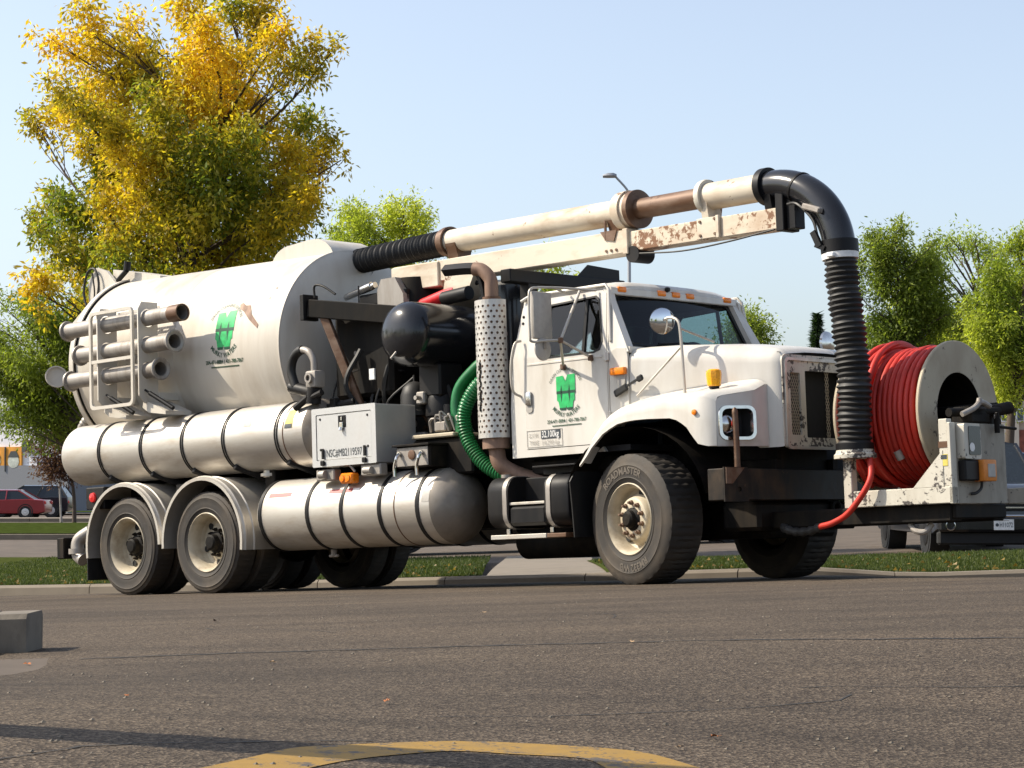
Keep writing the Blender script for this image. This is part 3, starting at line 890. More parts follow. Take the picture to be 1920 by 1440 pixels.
# the boom is swung a little to the near side and droops: straight-boom coordinates are turned about its pivot
BYAW = .10
def boomv(v):
    v = V(v)
    s_ = (v.x + 3.22) * 1.097 + .57
    return V((-3.75 + s_ * math.cos(BYAW) + v.y * math.sin(BYAW), -s_ * math.sin(BYAW) + v.y * math.cos(BYAW), v.z - .0262 * s_ + .012))
def bpart_(name, mb, mat, parent=None, angle=35):
    mb.v = [tuple(boomv(v)) for v in mb.v]
    return part(name, mb, mat, parent, angle)
bpart_('boom_beam', MB().b2(-3.98, -.82, -.105, .105, 3.02, 3.23, .008), 'beam')
bpart_('boom_root_plate', MB().b2(-3.98, -3.28, -.13, .13, 2.97, 3.22, .008), 'beam')
bpart_('boom_gusset', MB().plate([(-3.15, 3.10), (-2.72, 3.10), (-2.86, 2.86), (-3.10, 2.74), (-3.22, 2.82)], [], lambda u, v: (u, -.14, v), V((0, .28, 0))), 'beam')
bpart_('boom_inner_beam', MB().b2(-.84, .82, -.085, .085, 3.03, 3.21, .008), 'beamrust')
bpart_('boom_collar', MB().b2(-.86, -.80, -.115, .115, 3.01, 3.24, .006), 'beam')
bpart_('boom_roller', MB().cyl((-.76, -.10, 3.0), (-.76, .10, 3.0), .075, n=22), 'black')
bpart_('boom_side_plate', MB().b2(-.02, .22, -.097, -.087, 3.04, 3.22, .004).b2(.20, .235, -.115, -.087, 3.03, 3.225, .004), 'beam')
mb = MB()
for x, z in ((-1.06, 3.06), (-1.0, 3.06), (-.94, 3.06), (.02, 3.07), (.02, 3.19), (.18, 3.07), (.18, 3.2)):
    mb.lathe([(0, .014), (-.010, .012), (-.010, 0)], (x, -.098 if x > -.5 else -.107, z), YA, 8)
bpart_('boom_bolt', mb, 'rust')
bpart_('boom_end_plate', MB().b2(.82, .90, -.10, .10, 3.01, 3.36, .006), 'black')
bpart_('boom_tube', MB().lathe([(0, .10), (0, .118), (2.3, .118), (2.3, .10)], (-3.22, 0, 3.415), (1, 0, 0), 40), 'beam')
bpart_('tube_flange', MB().lathe([(-.10, .120), (-.10, .135), (-.06, .135), (-.06, .178), (.0, .182), (.03, .182), (.03, .162), (.075, .162), (.075, .09)], (-.88, 0, 3.415), (1, 0, 0), 40), 'beamrust')
bpart_('flange_ring', MB().lathe([(.0, .16), (.002, .176), (.05, .176), (.052, .09)], (-.80, 0, 3.415), (1, 0, 0), 40), 'rust')
bpart_('inner_tube', MB().lathe([(0, .092), (.82, .092)], (-.82, 0, 3.415), (1, 0, 0), 36), 'rust')
bpart_('tube_flange', MB().lathe([(-.05, .092), (-.05, .11), (-.03, .11), (-.03, .150), (.0, .155), (.02, .150), (.02, .12)], (.03, 0, 3.415), (1, 0, 0), 36), 'chipped')
bpart_('front_tube', MB().lathe([(0, .118), (.62, .118), (.62, .1)], (.03, 0, 3.415), (1, 0, 0), 36), 'beam')
for x in (.03, .70):
    bpart_('tube_saddle', MB().plate([(-.11, 3.40), (.11, 3.40), (.075, 3.20), (-.075, 3.20)], [], lambda u, v, x=x: (x, u, v), V((.07, 0, 0))), 'beam' if x < .5 else 'black')
bpart_('tube_saddle', MB().plate([(-.10, 3.34), (.10, 3.34), (.06, 3.2), (-.06, 3.2)], [], lambda u, v: (-1.05, u, v), V((.12, 0, 0))), 'rust')
bpart_('saddle_tab', MB().plate([(-1.12, 3.24), (-.92, 3.24), (-.96, 3.14), (-1.06, 3.16)], [], lambda u, v: (u, -.118, v), V((0, .012, 0))).cyl((-1.06, -.11, 3.16), (-1.06, -.11, 3.34), .012, n=8), 'rust')
bpart_('tube_saddle', MB().plate([(-.12, 3.38), (.12, 3.38), (.07, 3.22), (-.07, 3.22)], [], lambda u, v: (-3.18, u, v), V((.14, 0, 0))), 'rust')
# elbow
er = []
for k in range(25):
    a = PI / 2 * (k / 24) * .93
    er.append(V((.74 + .62 * math.sin(a), 0, 3.415 - .62 * (1 - math.cos(a)))))
er = [V((.64, 0, 3.415)), V((.72, 0, 3.415))] + er
e1 = er[-1]; ed = (er[-1] - er[-2]).normalized()
er += [e1 + ed * .06]
bpart_('boom_elbow', MB().path(er, .128, 32), 'gloss')
bpart_('elbow_clamp', MB().lathe([(-.02, .13), (-.02, .160), (.04, .160), (.04, .13)], (.66, 0, 3.415), (1, 0, 0), 32), 'black')
bpart_('elbow_seam', MB().path([er[9] - (er[10] - er[9]) * .25, er[9] + (er[10] - er[9]) * .25], [.134, .134], 32), 'black')
bpart_('elbow_strut', MB().b2(.90, .99, -.06, .06, 3.02, 3.38, .006), 'black')
bpart_('elbow_bracket', MB().box(er[18] + V((-.02, -.15, .0)), (.18, .06, .05), .01, Matrix.Rotation(.35, 3, 'Y')), 'steel')
bpart_('elbow_hose', MB().path(catmull([(.95, -.10, 3.22), (1.08, -.14, 3.20), (1.22, -.14, 3.06), (1.27, -.15, 2.92)], 5), .012, 6), 'rubber')
bpart_('elbow_hook', MB().bar((1.24, -.16, 2.95), (1.30, -.16, 2.82), .03, .05).bar((1.26, -.16, 2.84), (1.34, -.15, 2.80), .03, .04), 'black')
bpart_('boom_cable', MB().path(catmull([(-.7, -.09, 3.0), (-.2, -.09, 2.965), (.3, -.09, 2.985), (.8, -.09, 3.03)], 6), .008, 6), 'rubber')
end = boomv(er[-1])
HX, HY = 1.885, -.565
hp = resample(catmull([end + V((0, 0, .04)), end + V((.012, 0, -.25)), (1.875, -.56, 2.0), (1.905, HY, 1.6), (1.895, HY, 1.3), (HX, HY, 1.02)], 10), .011)
rad = []
for i in range(len(hp)):
    rad.append(.130 + .012 * math.sin(2 * PI * i * .011 / .046) + .005 * math.sin(i * .31))
part('suction_hose', MB().path(hp, rad, 40), 'hosegrey', None, 60)
part('hose_collar', MB().path([end + V((-.003, 0, .07)), end + V((0, 0, -.03))], [.154, .154], 28), 'black')
part('hose_band', MB().path([end + V((0, 0, -.035)), end + V((.002, 0, -.085))], [.150, .148], 28).box(end + V((.02, -.155, -.06)), (.07, .04, .04), .008), 'decalwhite')
part('hose_foot', MB().lathe([(0, .05), (0, .17), (.03, .172), (.045, .155), (.07, .15), (.07, .12)], (HX, HY, .965), (0, 0, 1), 32), 'chipped')
part('hose_end_band', MB().lathe([(.07, .146), (.07, .153), (.12, .153), (.12, .146)], (HX, HY, .965), (0, 0, 1), 28), 'black')
# corrugated hose from tank to boom
hp = resample([(-4.95, -.02, 3.36), (-4.6, -.01, 3.375), (-3.22, 0, 3.415)], .0085)
rad = [.120 + .013 * math.sin(2 * PI * i * .0085 / .047) for i in range(len(hp))]
bpart_('boom_hose', MB().path(hp, rad, 32), 'rubber', None, 60)
bpart_('hose_clamp', MB().lathe([(-.06, .12), (-.06, .142), (-.02, .142), (-.02, .152), (.03, .152), (.03, .13)], (-3.24, 0, 3.415), (1, 0, 0), 32), 'rust')
bpart_('hose_boot', MB().lathe([(-.05, .26), (.05, .25), (.12, .19), (.22, .16), (.28, .15)], (-4.86, 0, 3.33), (1, 0, .03), 32), 'rubber')
part('lift_cylinder', MB().cyl((-3.55, -.16, 2.80), (-3.02, -.16, 2.90), .062, n=20), 'redpaint')
part('lift_rod', MB().cyl((-3.02, -.16, 2.90), (-2.72, -.16, 2.955), .03, n=14).cyl((-3.62, -.20, 2.78), (-3.62, -.10, 2.78), .07, n=16), 'black')
part('lift_boss', MB().cyl((-3.10, -.26, 2.82), (-2.75, -.26, 2.84), .07, n=16), 'black')
part('swing_cylinder', MB().cyl((-4.5, -.3, 2.98), (-4.05, -.3, 3.06), .035, n=12).cyl((-4.25, -.3, 3.03), (-4.1, -.3, 3.055), .045, n=12), 'chrome')
part('cyclone', MB().lathe([(2.2, .30), (2.88, .30), (2.92, .28), (2.98, .2), (2.98, 0)], (-2.75, .25, 0), (0, 0, 1), 32), 'white')
part('intake_duct', MB().lathe([(2.1, .2), (2.86, .2), (2.9, .15), (2.9, 0)], (-2.35, -.12, 0), (0, 0, 1), 28), 'gloss')
part('boom_rest', MB().b2(-1.75, -1.62, -.85, .75, 2.78, 2.90, .008), 'black')
part('boom_rest_fin', MB().plate([(.1, 2.90), (.7, 2.90), (.7, 3.0), (.25, 3.02)], [], lambda u, v: (-1.66, u, v), V((.012, 0, 0))), 'black')
part('rest_post', MB().b2(-1.74, -1.63, -.6, -.48, 1.2, 2.79).b2(-1.74, -1.63, .48, .6, 1.2, 2.79), 'black')

# ---- exhaust --------------------------------------------------------------------------------------
MX, MY = -1.72, -1.0
part('muffler', MB().cyl((MX, MY, 1.25), (MX, MY, 2.60), .125, n=24), 'rustpipe')
# perforated shield: staggered round holes cut through a rolled sheet
arc0, arc1 = math.radians(188), math.radians(368)
rr = .158
hs = []
rows, colsn = 24, 9
for i in range(rows):
    for j in range(colsn):
        u = (j + .5 + .5 * (i % 2)) / (colsn + .5)
        hs.append((u, 1.375 + (i + .5) * (1.19 / rows)))
wid = rr * (arc1 - arc0)
hol = [circ(u * wid, z, .0125, 8) for u, z in hs]
def fm(u, v):
    a = arc0 + u / rr
    return V((MX + rr * math.cos(a), MY + rr * math.sin(a), v))
def cell_shield():
    # one cell per hole so that the sheet follows the curve
    mb = MB()
    bm = bmesh.new()
    dz = 1.19 / rows
    du = wid / (colsn + .5)
    nt_ = 8
    for i in range(rows):
        off = .5 * (i % 2) * du
        z0, z1 = 1.375 + i * dz, 1.375 + (i + 1) * dz
        for j in range(colsn):
            u0, u1 = off + j * du, off + (j + 1) * du
            cu, cz = (u0 + u1) / 2, (z0 + z1) / 2
            outer = [(u1, cz), (u1, z1), (cu, z1), (u0, z1), (u0, cz), (u0, z0), (cu, z0), (u1, z0)]
            inner = circ(cu, cz, .0125, 8)
            vs = [fm(*p) for p in outer] + [fm(*p) for p in inner]
            mb.add(vs, [(k, (k + 1) % 8, 8 + (k + 1) % 8, 8 + k) for k in range(8)])
        e0, e1 = (0, off) if off else (colsn * du, wid)
        if e1 - e0 > 1e-4:
            mb.add([fm(e0, z0), fm(e1, z0), fm(e1, z1), fm(e0, z1)], [(0, 1, 2, 3)])
    n = 14
    for z0, z1 in ((1.345, 1.375), (2.565, 2.60)):
        for k in range(n):
            a, b = wid * k / n, wid * (k + 1) / n
            mb.add([fm(a, z0), fm(b, z0), fm(b, z1), fm(a, z1)], [(0, 1, 2, 3)])
    return mb
part('heat_shield', cell_shield(), 'heat', None, 60)
part('muffler_band', MB().lathe([(0, .127), (0, .135), (.03, .135), (.03, .127)], (MX, MY, 2.28), (0, 0, 1), 24).lathe([(0, .127), (0, .135), (.03, .135), (.03, .127)], (MX, MY, 1.62), (0, 0, 1), 24), 'rust')
mb = MB()
random.seed(5)
for k in range(26):
    z = 2.02 - .017 * k
    a = math.radians(262 + random.uniform(-4, 4))
    mb.box(V((MX + (rr + .002) * math.cos(a), MY + (rr + .002) * math.sin(a), z)), (.014, .014, random.uniform(.012, .03)))
part('burnt_streak', mb, 'grime')
el = catmull([(MX, MY, 2.58), (MX, MY, 2.70), (MX - .01, MY, 2.80), (MX - .09, MY - .02, 2.89), (MX - .17, MY - .05, 2.91)], 6)
part('exhaust_elbow', MB().path(el, .062, 24, False), 'rustpipe')
part('elbow_inside', MB().path([el[-1] - (el[-1] - el[-2]) * .6, el[-1] - (el[-1] - el[-2]) * .3], .058, 20), 'gap')
part('exhaust_clamp', MB().lathe([(0, .075), (0, .085), (.035, .085), (.035, .075)], (MX, MY, 2.60), (0, 0, 1), 24), 'rust')
part('exhaust_arm', MB().path(catmull([(-2.30, -1.02, 2.945), (-2.0, -1.0, 2.93), (-1.90, -.98, 2.90), (-1.86, -.95, 2.78), (-1.86, -.9, 2.5)], 5), .055, 4), 'black')
part('exhaust_pipe', MB().path(catmull([(MX, MY, 1.26), (MX + .04, MY + .02, 1.1), (MX + .22, MY + .15, .98), (MX + .5, MY + .3, .92)], 6), .075, 18), 'rustpipe')
part('intake_stack', MB().cyl((-1.66, -.80, 1.3), (-1.66, -.80, 2.05), .09, n=20), 'steel')

# ---- fuel tank, step, mud flap -------------------------------------------------------------------------
def fuel_sec(x, ins=0.0):
    return [V((x, y, z)) for y, z in rrect(-1.18 + ins, -.62 - ins, .52 + ins, .98 - ins, .13, 5)]
ft = part('fuel_tank', MB().loft([fuel_sec(-1.70, .03), fuel_sec(-1.68, .008), fuel_sec(-1.66), fuel_sec(-1.42)]).loft([fuel_sec(-.98), fuel_sec(-.72), fuel_sec(-.70, .008), fuel_sec(-.69, .03)]).b2(-1.43, -.97, -.95, -.64, .54, .97, .01).b2(-1.43, -.97, -1.17, -.64, .54, .72, .03), 'black')
part('step_tread', MB().b2(-1.42, -.99, -1.165, -.98, .725, .75, .004), 'alu_dull', ft)
for x in (-1.46, -.93):
    part('tank_strap', MB().loft([[V((xx, y, z)) for y, z in rrect(-1.187, -.61, .513, .987, .135, 5)] for xx in (x - .025, x + .025)]), 'steel', ft)
    part('strap_bolt', MB().b2(x - .02, x + .02, -1.15, -1.11, .47, .52, .004), 'chrome', ft)
part('fuel_cap', MB().cyl((-1.62, -.98, .97), (-1.62, -.98, 1.01), .05, n=16), 'steel', ft)
part('cab_step', MB().b2(-1.63, -.95, -1.20, -.95, .425, .465, .004), 'alu_dull')
part('step_rail', MB().b2(-.95, -.72, -1.195, -.95, .427, .463, .004), 'rust')
part('battery_box', MB().b2(-1.13, -.66, -1.02, -.6, .985, 1.06, .006).b2(-1.15, -.64, -1.14, -.6, 1.045, 1.06, .003), 'black')
for s in (-1, 1):
    part('mud_flap', MB().plate([(s * .72, .42), (s * 1.16, .42), (s * 1.18, .7), (s * 1.20, .9), (s * 1.12, 1.0), (s * .72, 1.0)], [], lambda u, v: (-.66, u, v), V((.012, 0, 0))), 'rubber')
part('dark_gap_filler', MB().lathe([(-2.15, 0), (-2.14, .10), (-2.08, .155), (-.85, .155), (-.79, .10), (-.78, 0)], (0, -.25, .40), (1, 0, 0), 24), 'grime')  # black cylinders added to darken the open gap under the truck
part('dark_gap_filler', MB().lathe([(-2.15, 0), (-2.14, .10), (-2.08, .155), (-.85, .155), (-.79, .10), (-.78, 0)], (0, .55, .40), (1, 0, 0), 24), 'grime')
part('skid_plate', MB().b2(-.6, .95, -.45, .45, .36, .60, .03), 'grime')
part('under_cab', MB().b2(-1.45, -.2, -.85, .85, .98, 1.14, .03), 'grime')
# ================================================================== cab, hood, front equipment
def cab_y(z):
    if z <= 2.04: return -1.0 + .012 * max(0, (1.5 - z))
    return -1.0 + .085 * (z - 2.04) / .5

def cab_plate(name, outer, holes, mat='white', s=-1, off=0.0, th=.03, parent=None):
    # subdivide tall edges so that the panel follows the tumblehome
    def dens(l):
        out = []
        for i in range(len(l)):
            a, b = l[i], l[(i + 1) % len(l)]
            out.append(a)
            if (a[1] - 2.04) * (b[1] - 2.04) < 0:
                t = (2.04 - a[1]) / (b[1] - a[1])
                out.append((a[0] + (b[0] - a[0]) * t, 2.04))
        return out
    fm_ = lambda u, v: V((u, (cab_y(v) - off) * -s, v))
    return part(name, MB().plate(dens(outer), [dens(h) for h in holes], fm_, V((0, th * (1 if s < 0 else -1), 0))), mat, parent, 25)

win = [(-1.13, 2.02), (-1.13, 2.44), (-1.08, 2.49), (-.52, 2.515), (-.475, 2.48), (-.405, 2.11), (-.43, 2.04), (-.5, 2.02)]
door_out = [(-1.335, 1.215), (-1.325, 2.04), (-1.29, 2.545), (-1.25, 2.57), (-.45, 2.572), (-.395, 2.54), (-.345, 2.04), (-.345, 1.50), (-.46, 1.215)]
rear_strip = [(-1.52, 1.15), (-1.52, 1.6), (-1.47, 2.1), (-1.405, 2.50), (-1.30, 2.60), (-.42, 2.60), (-.36, 2.55), (-.335, 2.04), (-.335, 1.50), (-.44, 1.205), (-.40, 1.15)]
def grow(poly, d):
    cx = sum(p[0] for p in poly) / len(poly); cz = sum(p[1] for p in poly) / len(poly)
    return [(cx + (p[0] - cx) * (1 + d), cz + (p[1] - cz) * (1 + d)) for p in poly]
for s in (-1, 1):
    cab_plate('cab_side', rear_strip, [door_out], s=s)
    gapo = [(-1.36, 1.19), (-1.34, 2.04), (-1.31, 2.58), (-.40, 2.585), (-.33, 2.04), (-.33, 1.45), (-.44, 1.19)]
    cab_plate('door_jamb', gapo, [win], 'gap', s=s, off=-.012, th=.012)
    d = cab_plate('cab_door', grow(door_out, -.008), [win], s=s, off=.003)
    # window seal and panes
    cab_plate('window_seal', grow(win, .035), [grow(win, -.03)], 'rubber', s=s, off=.006, th=.012, parent=d)
    w1 = [(-1.13, 2.02), (-1.13, 2.44), (-1.08, 2.49), (-.64, 2.51), (-.64, 2.02)]
    w2 = [(-.62, 2.02), (-.62, 2.51), (-.52, 2.515), (-.475, 2.48), (-.405, 2.11), (-.43, 2.04), (-.5, 2.02)]
    cab_plate('window_pane', w1, [], 'glass', s=s, off=-.022, th=.004, parent=d)
    cab_plate('vent_pane', w2, [], 'glass', s=s, off=-.016, th=.004, parent=d)
    cab_plate('window_divider', [(-.645, 2.01), (-.645, 2.515), (-.615, 2.515), (-.615, 2.01)], [], 'black', s=s, off=-.004, th=.02, parent=d)
    # door recess with handle, belt crease
    part('door_handle', MB().plate(rrect(-1.325, -1.245, 1.545, 1.735, .03, 4), [], lambda u, v: (u, s * 1.004, v), V((0, s * .006, 0))), 'decalgrey', d)
    part('handle_paddle', MB().b2(-1.318, -1.252, s * 1.01, s * 1.028, 1.61, 1.735, .012, 2), 'chrome', d)
    part('drip_rail', MB().path([(-1.41, s * .935, 2.565), (-1.3, s * .93, 2.605), (-.40, s * .925, 2.605), (-.36, s * .935, 2.56), (-.31, s * .99, 2.1)], .014, 8), 'white')
for z in (1.42, 1.93):
    part('door_hinge', MB().b2(-.375, -.32, -1.018, -.998, z, z + .075, .005).cyl((-.347, -1.016, z), (-.347, -1.016, z + .075), .012, n=8), 'white')
for z in (2.42, 2.36):
    part('pillar_bolt', MB().lathe([(0, .014), (-.006, .011), (-.008, 0)], (-1.385, cab_y(z) - .002, z), YA, 10), 'black')
part('door_crease', MB().b2(-1.30, -.40, -1.008, -1.0, 1.965, 1.985, .003), 'white')
# floor, rear wall with window
part('cab_floor', MB().b2(-1.50, -.15, -.96, .96, 1.15, 1.20), 'interior')
part('cab_lining', MB().plate([(-.95, 1.2), (.95, 1.2), (.95, 2.1), (.88, 2.54), (-.88, 2.54), (-.95, 2.1)], [rrect(-.86, .86, 1.98, 2.42, .06)], lambda u, v: (-1.465 + .10 * max(0, v - 1.6), u, v), V((.006, 0, 0))), 'interior')
part('cab_back', MB().plate([(-.97, 1.15), (.97, 1.15), (.97, 2.1), (.90, 2.58), (-.90, 2.58), (-.97, 2.1)], [rrect(-.86, .86, 1.98, 2.42, .06)], lambda u, v: (-1.50 + .10 * max(0, v - 1.6), u, v), V((.03, 0, 0))), 'white')
part('rear_window', MB().plate(rrect(-.865, .865, 1.975, 2.425, .06), [], lambda u, v: (-1.49 + .10 * max(0, v - 1.6), u, v), V((.004, 0, 0))), 'glass')
# roof: loft from back to front
secs = []
for x, hw, z0, zc in ((-1.43, .84, 2.50, 2.54), (-1.415, .90, 2.555, 2.60), (-1.36, .925, 2.585, 2.635), (-1.2, .93, 2.59, 2.665), (-.8, .93, 2.59, 2.68), (-.52, .92, 2.585, 2.675), (-.43, .90, 2.575, 2.655), (-.395, .86, 2.565, 2.625), (-.39, .80, 2.555, 2.59)):
    top = []
    n = 14
    for k in range(n + 1):
        t = -1 + 2 * k / n
        e = abs(t) ** 5
        top.append(V((x, hw * t, z0 + (zc - z0) * (1 - e))))
    secs.append(top + [V((x, hw * .98, z0 - .03)), V((x, -hw * .98, z0 - .03))])
part('cab_roof', MB().loft(secs), 'white')
part('roof_visor', MB().loft([[V((x, y, z)) for y, z in ((-.88, zb), (.88, zb), (.88, zt), (-.88, zt))] for x, zb, zt in ((-.50, 2.53, 2.60), (-.405, 2.525, 2.60), (-.375, 2.53, 2.585))]), 'white')
for y in (-.74, -.20, 0.0, .20, .74):
    part('marker_light', MB().b2(-.40, -.362, y - .055, y + .055, 2.548, 2.598, .012, 2), 'amber')
part('roof_camera', MB().box((-.38, -.11, 2.615), (.04, .05, .04), .01), 'black')
# windscreen, A pillars, cowl
wt, wbx = (-.43, 2.535), (-.20, 2.055)
def ws_map(u, v):
    t = v
    return V((wt[0] + (wbx[0] - wt[0]) * (1 - t) + .05 * (1 - (u / .85) ** 2) * 1.0 - .02, u, wbx[1] + (wt[1] - wbx[1]) * t))
def ws_grid(mb, hw0, hw1, t0, t1, n=12, m=4, off=0.0):
    vs, fs = [], []
    for j in range(m + 1):
        t = t0 + (t1 - t0) * j / m
        hw = hw0 + (hw1 - hw0) * j / m
        for i in range(n + 1):
            p = ws_map(-hw + 2 * hw * i / n, t)
            vs.append(p + V((off, 0, off * .4)))
    for j in range(m):
        for i in range(n):
            a = j * (n + 1) + i
            fs.append((a, a + 1, a + n + 2, a + n + 1))
    mb.add(vs, fs)
mb = MB(); ws_grid(mb, .86, .815, 0.02, .99)
part('windscreen', mb, 'wsglass')
mb = MB()
ring_o = [(-.90, -.02), (.90, -.02), (.85, 1.03), (-.85, 1.03)]
def ring_pts(hw0, hw1, t0, t1, r, n=4):
    out = []
    for (x, t, a0) in ((hw0, t0, -90), (hw1, t1, 0), (-hw1, t1, 90), (-hw0, t0, 180)):
        sx = 1 if x > 0 else -1; st = -1 if t == t0 else 1
        for k in range(n + 1):
            a = math.radians(a0 + 90 * k / n)
            out.append((x - sx * r + r * math.cos(a), t - st * r * 1.6 + r * 1.6 * math.sin(a)))
    return out
mb = MB().plate(ring_pts(.905, .86, -.045, 1.045, .07), [ring_pts(.83, .785, .06, .95, .06)], lambda u, v: ws_map(u, v) + V((.012, 0, .004)), V((-.02, 0, -.005)))
part('windscreen_seal', mb, 'rubber')
for s in (-1, 1):
    part('a_pillar', MB().loft([[V((-.33, s * 1.0, 1.99)), V((-.10, s * 1.0, 1.99)), V((-.14, s * .88, 2.02)), V((-.26, s * .86, 2.02))], [V((-.40, s * .925, 2.45)), V((-.345, s * .93, 2.45)), V((-.36, s * .84, 2.47)), V((-.45, s * .82, 2.47))], [V((-.44, s * .915, 2.59)), V((-.40, s * .91, 2.59)), V((-.40, s * .82, 2.58)), V((-.46, s * .81, 2.58))]]), 'white')
    part('cowl_side', MB().plate([(-.327, 1.35), (-.327, 2.0), (-.24, 2.03), (-.13, 2.02), (-.115, 1.95), (-.115, 1.45), (-.2, 1.35)], [], lambda u, v: V((u, s * 1.0, v)), V((0, -s * .03, 0))), 'white')
    part('turn_signal', MB().b2(-.29, -.125, s * .995, s * 1.045, 1.795, 1.86, .012, 2), 'amber')
    part('signal_base', MB().plate([(-.24, 1.80), (-.18, 1.80), (-.13, 1.80), (-.15, 1.70), (-.19, 1.62), (-.24, 1.74)], [], lambda u, v: V((u, s * 1.012, v)), V((0, -s * .02, 0))), 'decalgrey')
part('cowl_top', MB().loft([[V((-.24, y, 2.0)), V((-.24, y, 2.045)), V((-.10, y, 2.035)), V((-.10, y, 1.98))] for y in (-.98, -.5, 0, .5, .98)]), 'white')
part('wiper', MB().path([(-.18, -.5, 2.09), (-.20, -.15, 2.115), (-.215, .1, 2.11)], .009, 6).path([(-.18, .15, 2.09), (-.20, .5, 2.115), (-.215, .75, 2.11)], .009, 6), 'black')
# interior
part('dashboard', MB().b2(-.46, -.15, -.92, .92, 1.55, 2.03, .06, 2), 'interior')
for y in (-.5, .5):
    part('cab_seat', MB().b2(-1.32, -.85, y - .24, y + .24, 1.45, 1.68, .06, 2).box((-1.30, y, 1.84), (.16, .48, .50), .06, Matrix.Rotation(-.15, 3, 'Y'), 2), 'seat')
part('steering_wheel', MB().path([V((-.60 + .06 * math.cos(a) * .5, .5 + .22 * math.cos(a), 1.98 + .2 * math.sin(a))) for a in np.linspace(0, 2 * PI, 29)], .016, 8, False), 'interior')
part('headliner', MB().b2(-1.40, -.45, -.90, .90, 2.535, 2.552), 'interior')

# hood --------------------------------------------------------------------------------
def hood_sec(x, w, zb, zt, r=.16, crown=.025):
    out = [V((x, -w, zb)), V((x, -w, (zb + zt - r) / 2))]
    for k in range(7):
        a = math.radians(180 - 90 * k / 6)
        out.append(V((x, -w + r + r * math.cos(a), zt - r + r * math.sin(a))))
    out.append(V((x, -w * .45, zt + crown * .8)))
    out.append(V((x, 0, zt + crown)))
    return out + [V((p.x, -p.y, p.z)) for p in reversed(out[:-1])]
st = [(-.11, .985, 1.40, 2.02, .12), (.02, .965, 1.40, 2.025, .13), (.3, .89, 1.40, 2.02, .15), (.6, .80, 1.40, 2.0, .16), (.85, .725, 1.20, 1.975, .16), (1.02, .675, 1.10, 1.95, .15), (1.13, .645, 1.10, 1.93, .13), (1.19, .625, 1.10, 1.905, .11), (1.215, .60, 1.105, 1.875, .09)]
part('hood', MB().loft([hood_sec(*q) for q in st], closed=False), 'white', None, 40)
# grille
gf = MB().plate(rrect(-.605, .605, 1.09, 1.87, .06), [rrect(-.50, -.36, 1.20, 1.72, .012, 2), rrect(-.29, .29, 1.18, 1.74, .012, 2), rrect(.36, .50, 1.20, 1.72, .012, 2)], lambda u, v: (1.222, u, v), V((-.02, 0, 0)))
gr = part('grille', gf, 'chipped')
part('grille_surround', MB().plate(rrect(-.585, .585, 1.08, 1.845, .05), [rrect(-.56, .56, 1.105, 1.82, .04)], lambda u, v: (1.24, u, v), V((-.02, 0, 0))), 'alu', gr)
def lattice(y0, y1, z0, z1, x, p=.026, w=.004):
    mb = MB()
    L = (y1 - y0)
    n = int((L + (z1 - z0)) / p) + 2
    for sgn in (1, -1):
        for k in range(n):
            c = -((z1 - z0) * .5) + k * p
            pts = []
            for z in (z0, z1):
                y = c + (z - z0) * .5
                pts.append((y, z))
            (ya, za), (yb, zb) = pts
            # clip to the panel
            def clip(ya, za, yb, zb):
                t0, t1 = 0.0, 1.0
                d = yb - ya
                for lim, sg in ((0.0, 1), (L, -1)):
                    a = (lim - ya) / d
                    if sg > 0: t0 = max(t0, a)
                    else: t1 = min(t1, a)
                return t0, t1
            t0, t1 = clip(ya, za, yb, zb)
            if t1 - t0 < .01: continue
            A = (ya + (yb - ya) * t0, za + (zb - za) * t0); B = (ya + (yb - ya) * t1, za + (zb - za) * t1)
            if sgn < 0: A = (L - A[0], A[1]); B = (L - B[0], B[1])
            mb.bar((x + .001 * sgn, y0 + A[0], A[1]), (x + .001 * sgn, y0 + B[0], B[1]), w, .004, 0, (1, 0, 0))
    return mb
for y0 in (-.50, .36):
    m_ = part('grille_mesh', lattice(y0, y0 + .14, 1.20, 1.72, 1.205), 'cream', gr)
    m_['kind'] = 'stuff'
part('grille_mesh_strip', lattice(.02, .07, 1.18, 1.74, 1.20), 'cream', gr)['kind'] = 'stuff'
part('radiator', MB().b2(1.06, 1.10, -.58, .58, 1.12, 1.85), 'gap')
part('hood_seam', MB().b2(1.185, 1.19, -.615, .615, 1.885, 1.89), 'gap')
# fenders with headlights
def sstep_(a, b, t):
    t = min(1, max(0, (t - a) / (b - a)))
    return t * t * (3 - 2 * t)
def lerp_tab(tab, x):
    if x <= tab[0][0]: return tab[0][1]
    for (a, b), (c, d) in zip(tab, tab[1:]):
        if x <= c: return b + (d - b) * (x - a) / (c - a)
    return tab[-1][1]
zlow = [(-.53, 1.02), (-.46, 1.08), (-.378, 1.175), (-.25, 1.28), (-.10, 1.352), (.05, 1.374), (.20, 1.378), (.50, 1.365), (.60, 1.338), (.70, 1.275), (.77, 1.19), (.82, 1.135), (.90, 1.112), (1.2, 1.11)]
ztop = [(-.53, 1.05), (-.46, 1.15), (-.378, 1.27), (-.25, 1.40), (-.17, 1.457), (-.05, 1.51), (.1, 1.535), (.4, 1.555), (.9, 1.575), (1.2, 1.575)]
yo = [(-.55, -1.20), (.74, -1.205), (.82, -1.20), (.88, -1.185), (.92, -1.165), (.945, -1.14)]
def face_x(y): return 1.10 - .45 * max(0, abs(y) - .78)
yin = [(-.53, -1.05), (-.2, -.93), (0, -.90), (.3, -.84), (.6, -.76), (.9, -.68), (1.06, -.64)]
xs = [-.53, -.49, -.44, -.38, -.32, -.25, -.17, -.08, .02, .12, .25, .4, .5, .58, .64, .70, .74, .78, .82, .85, .88, .90, .92, .935, .945]
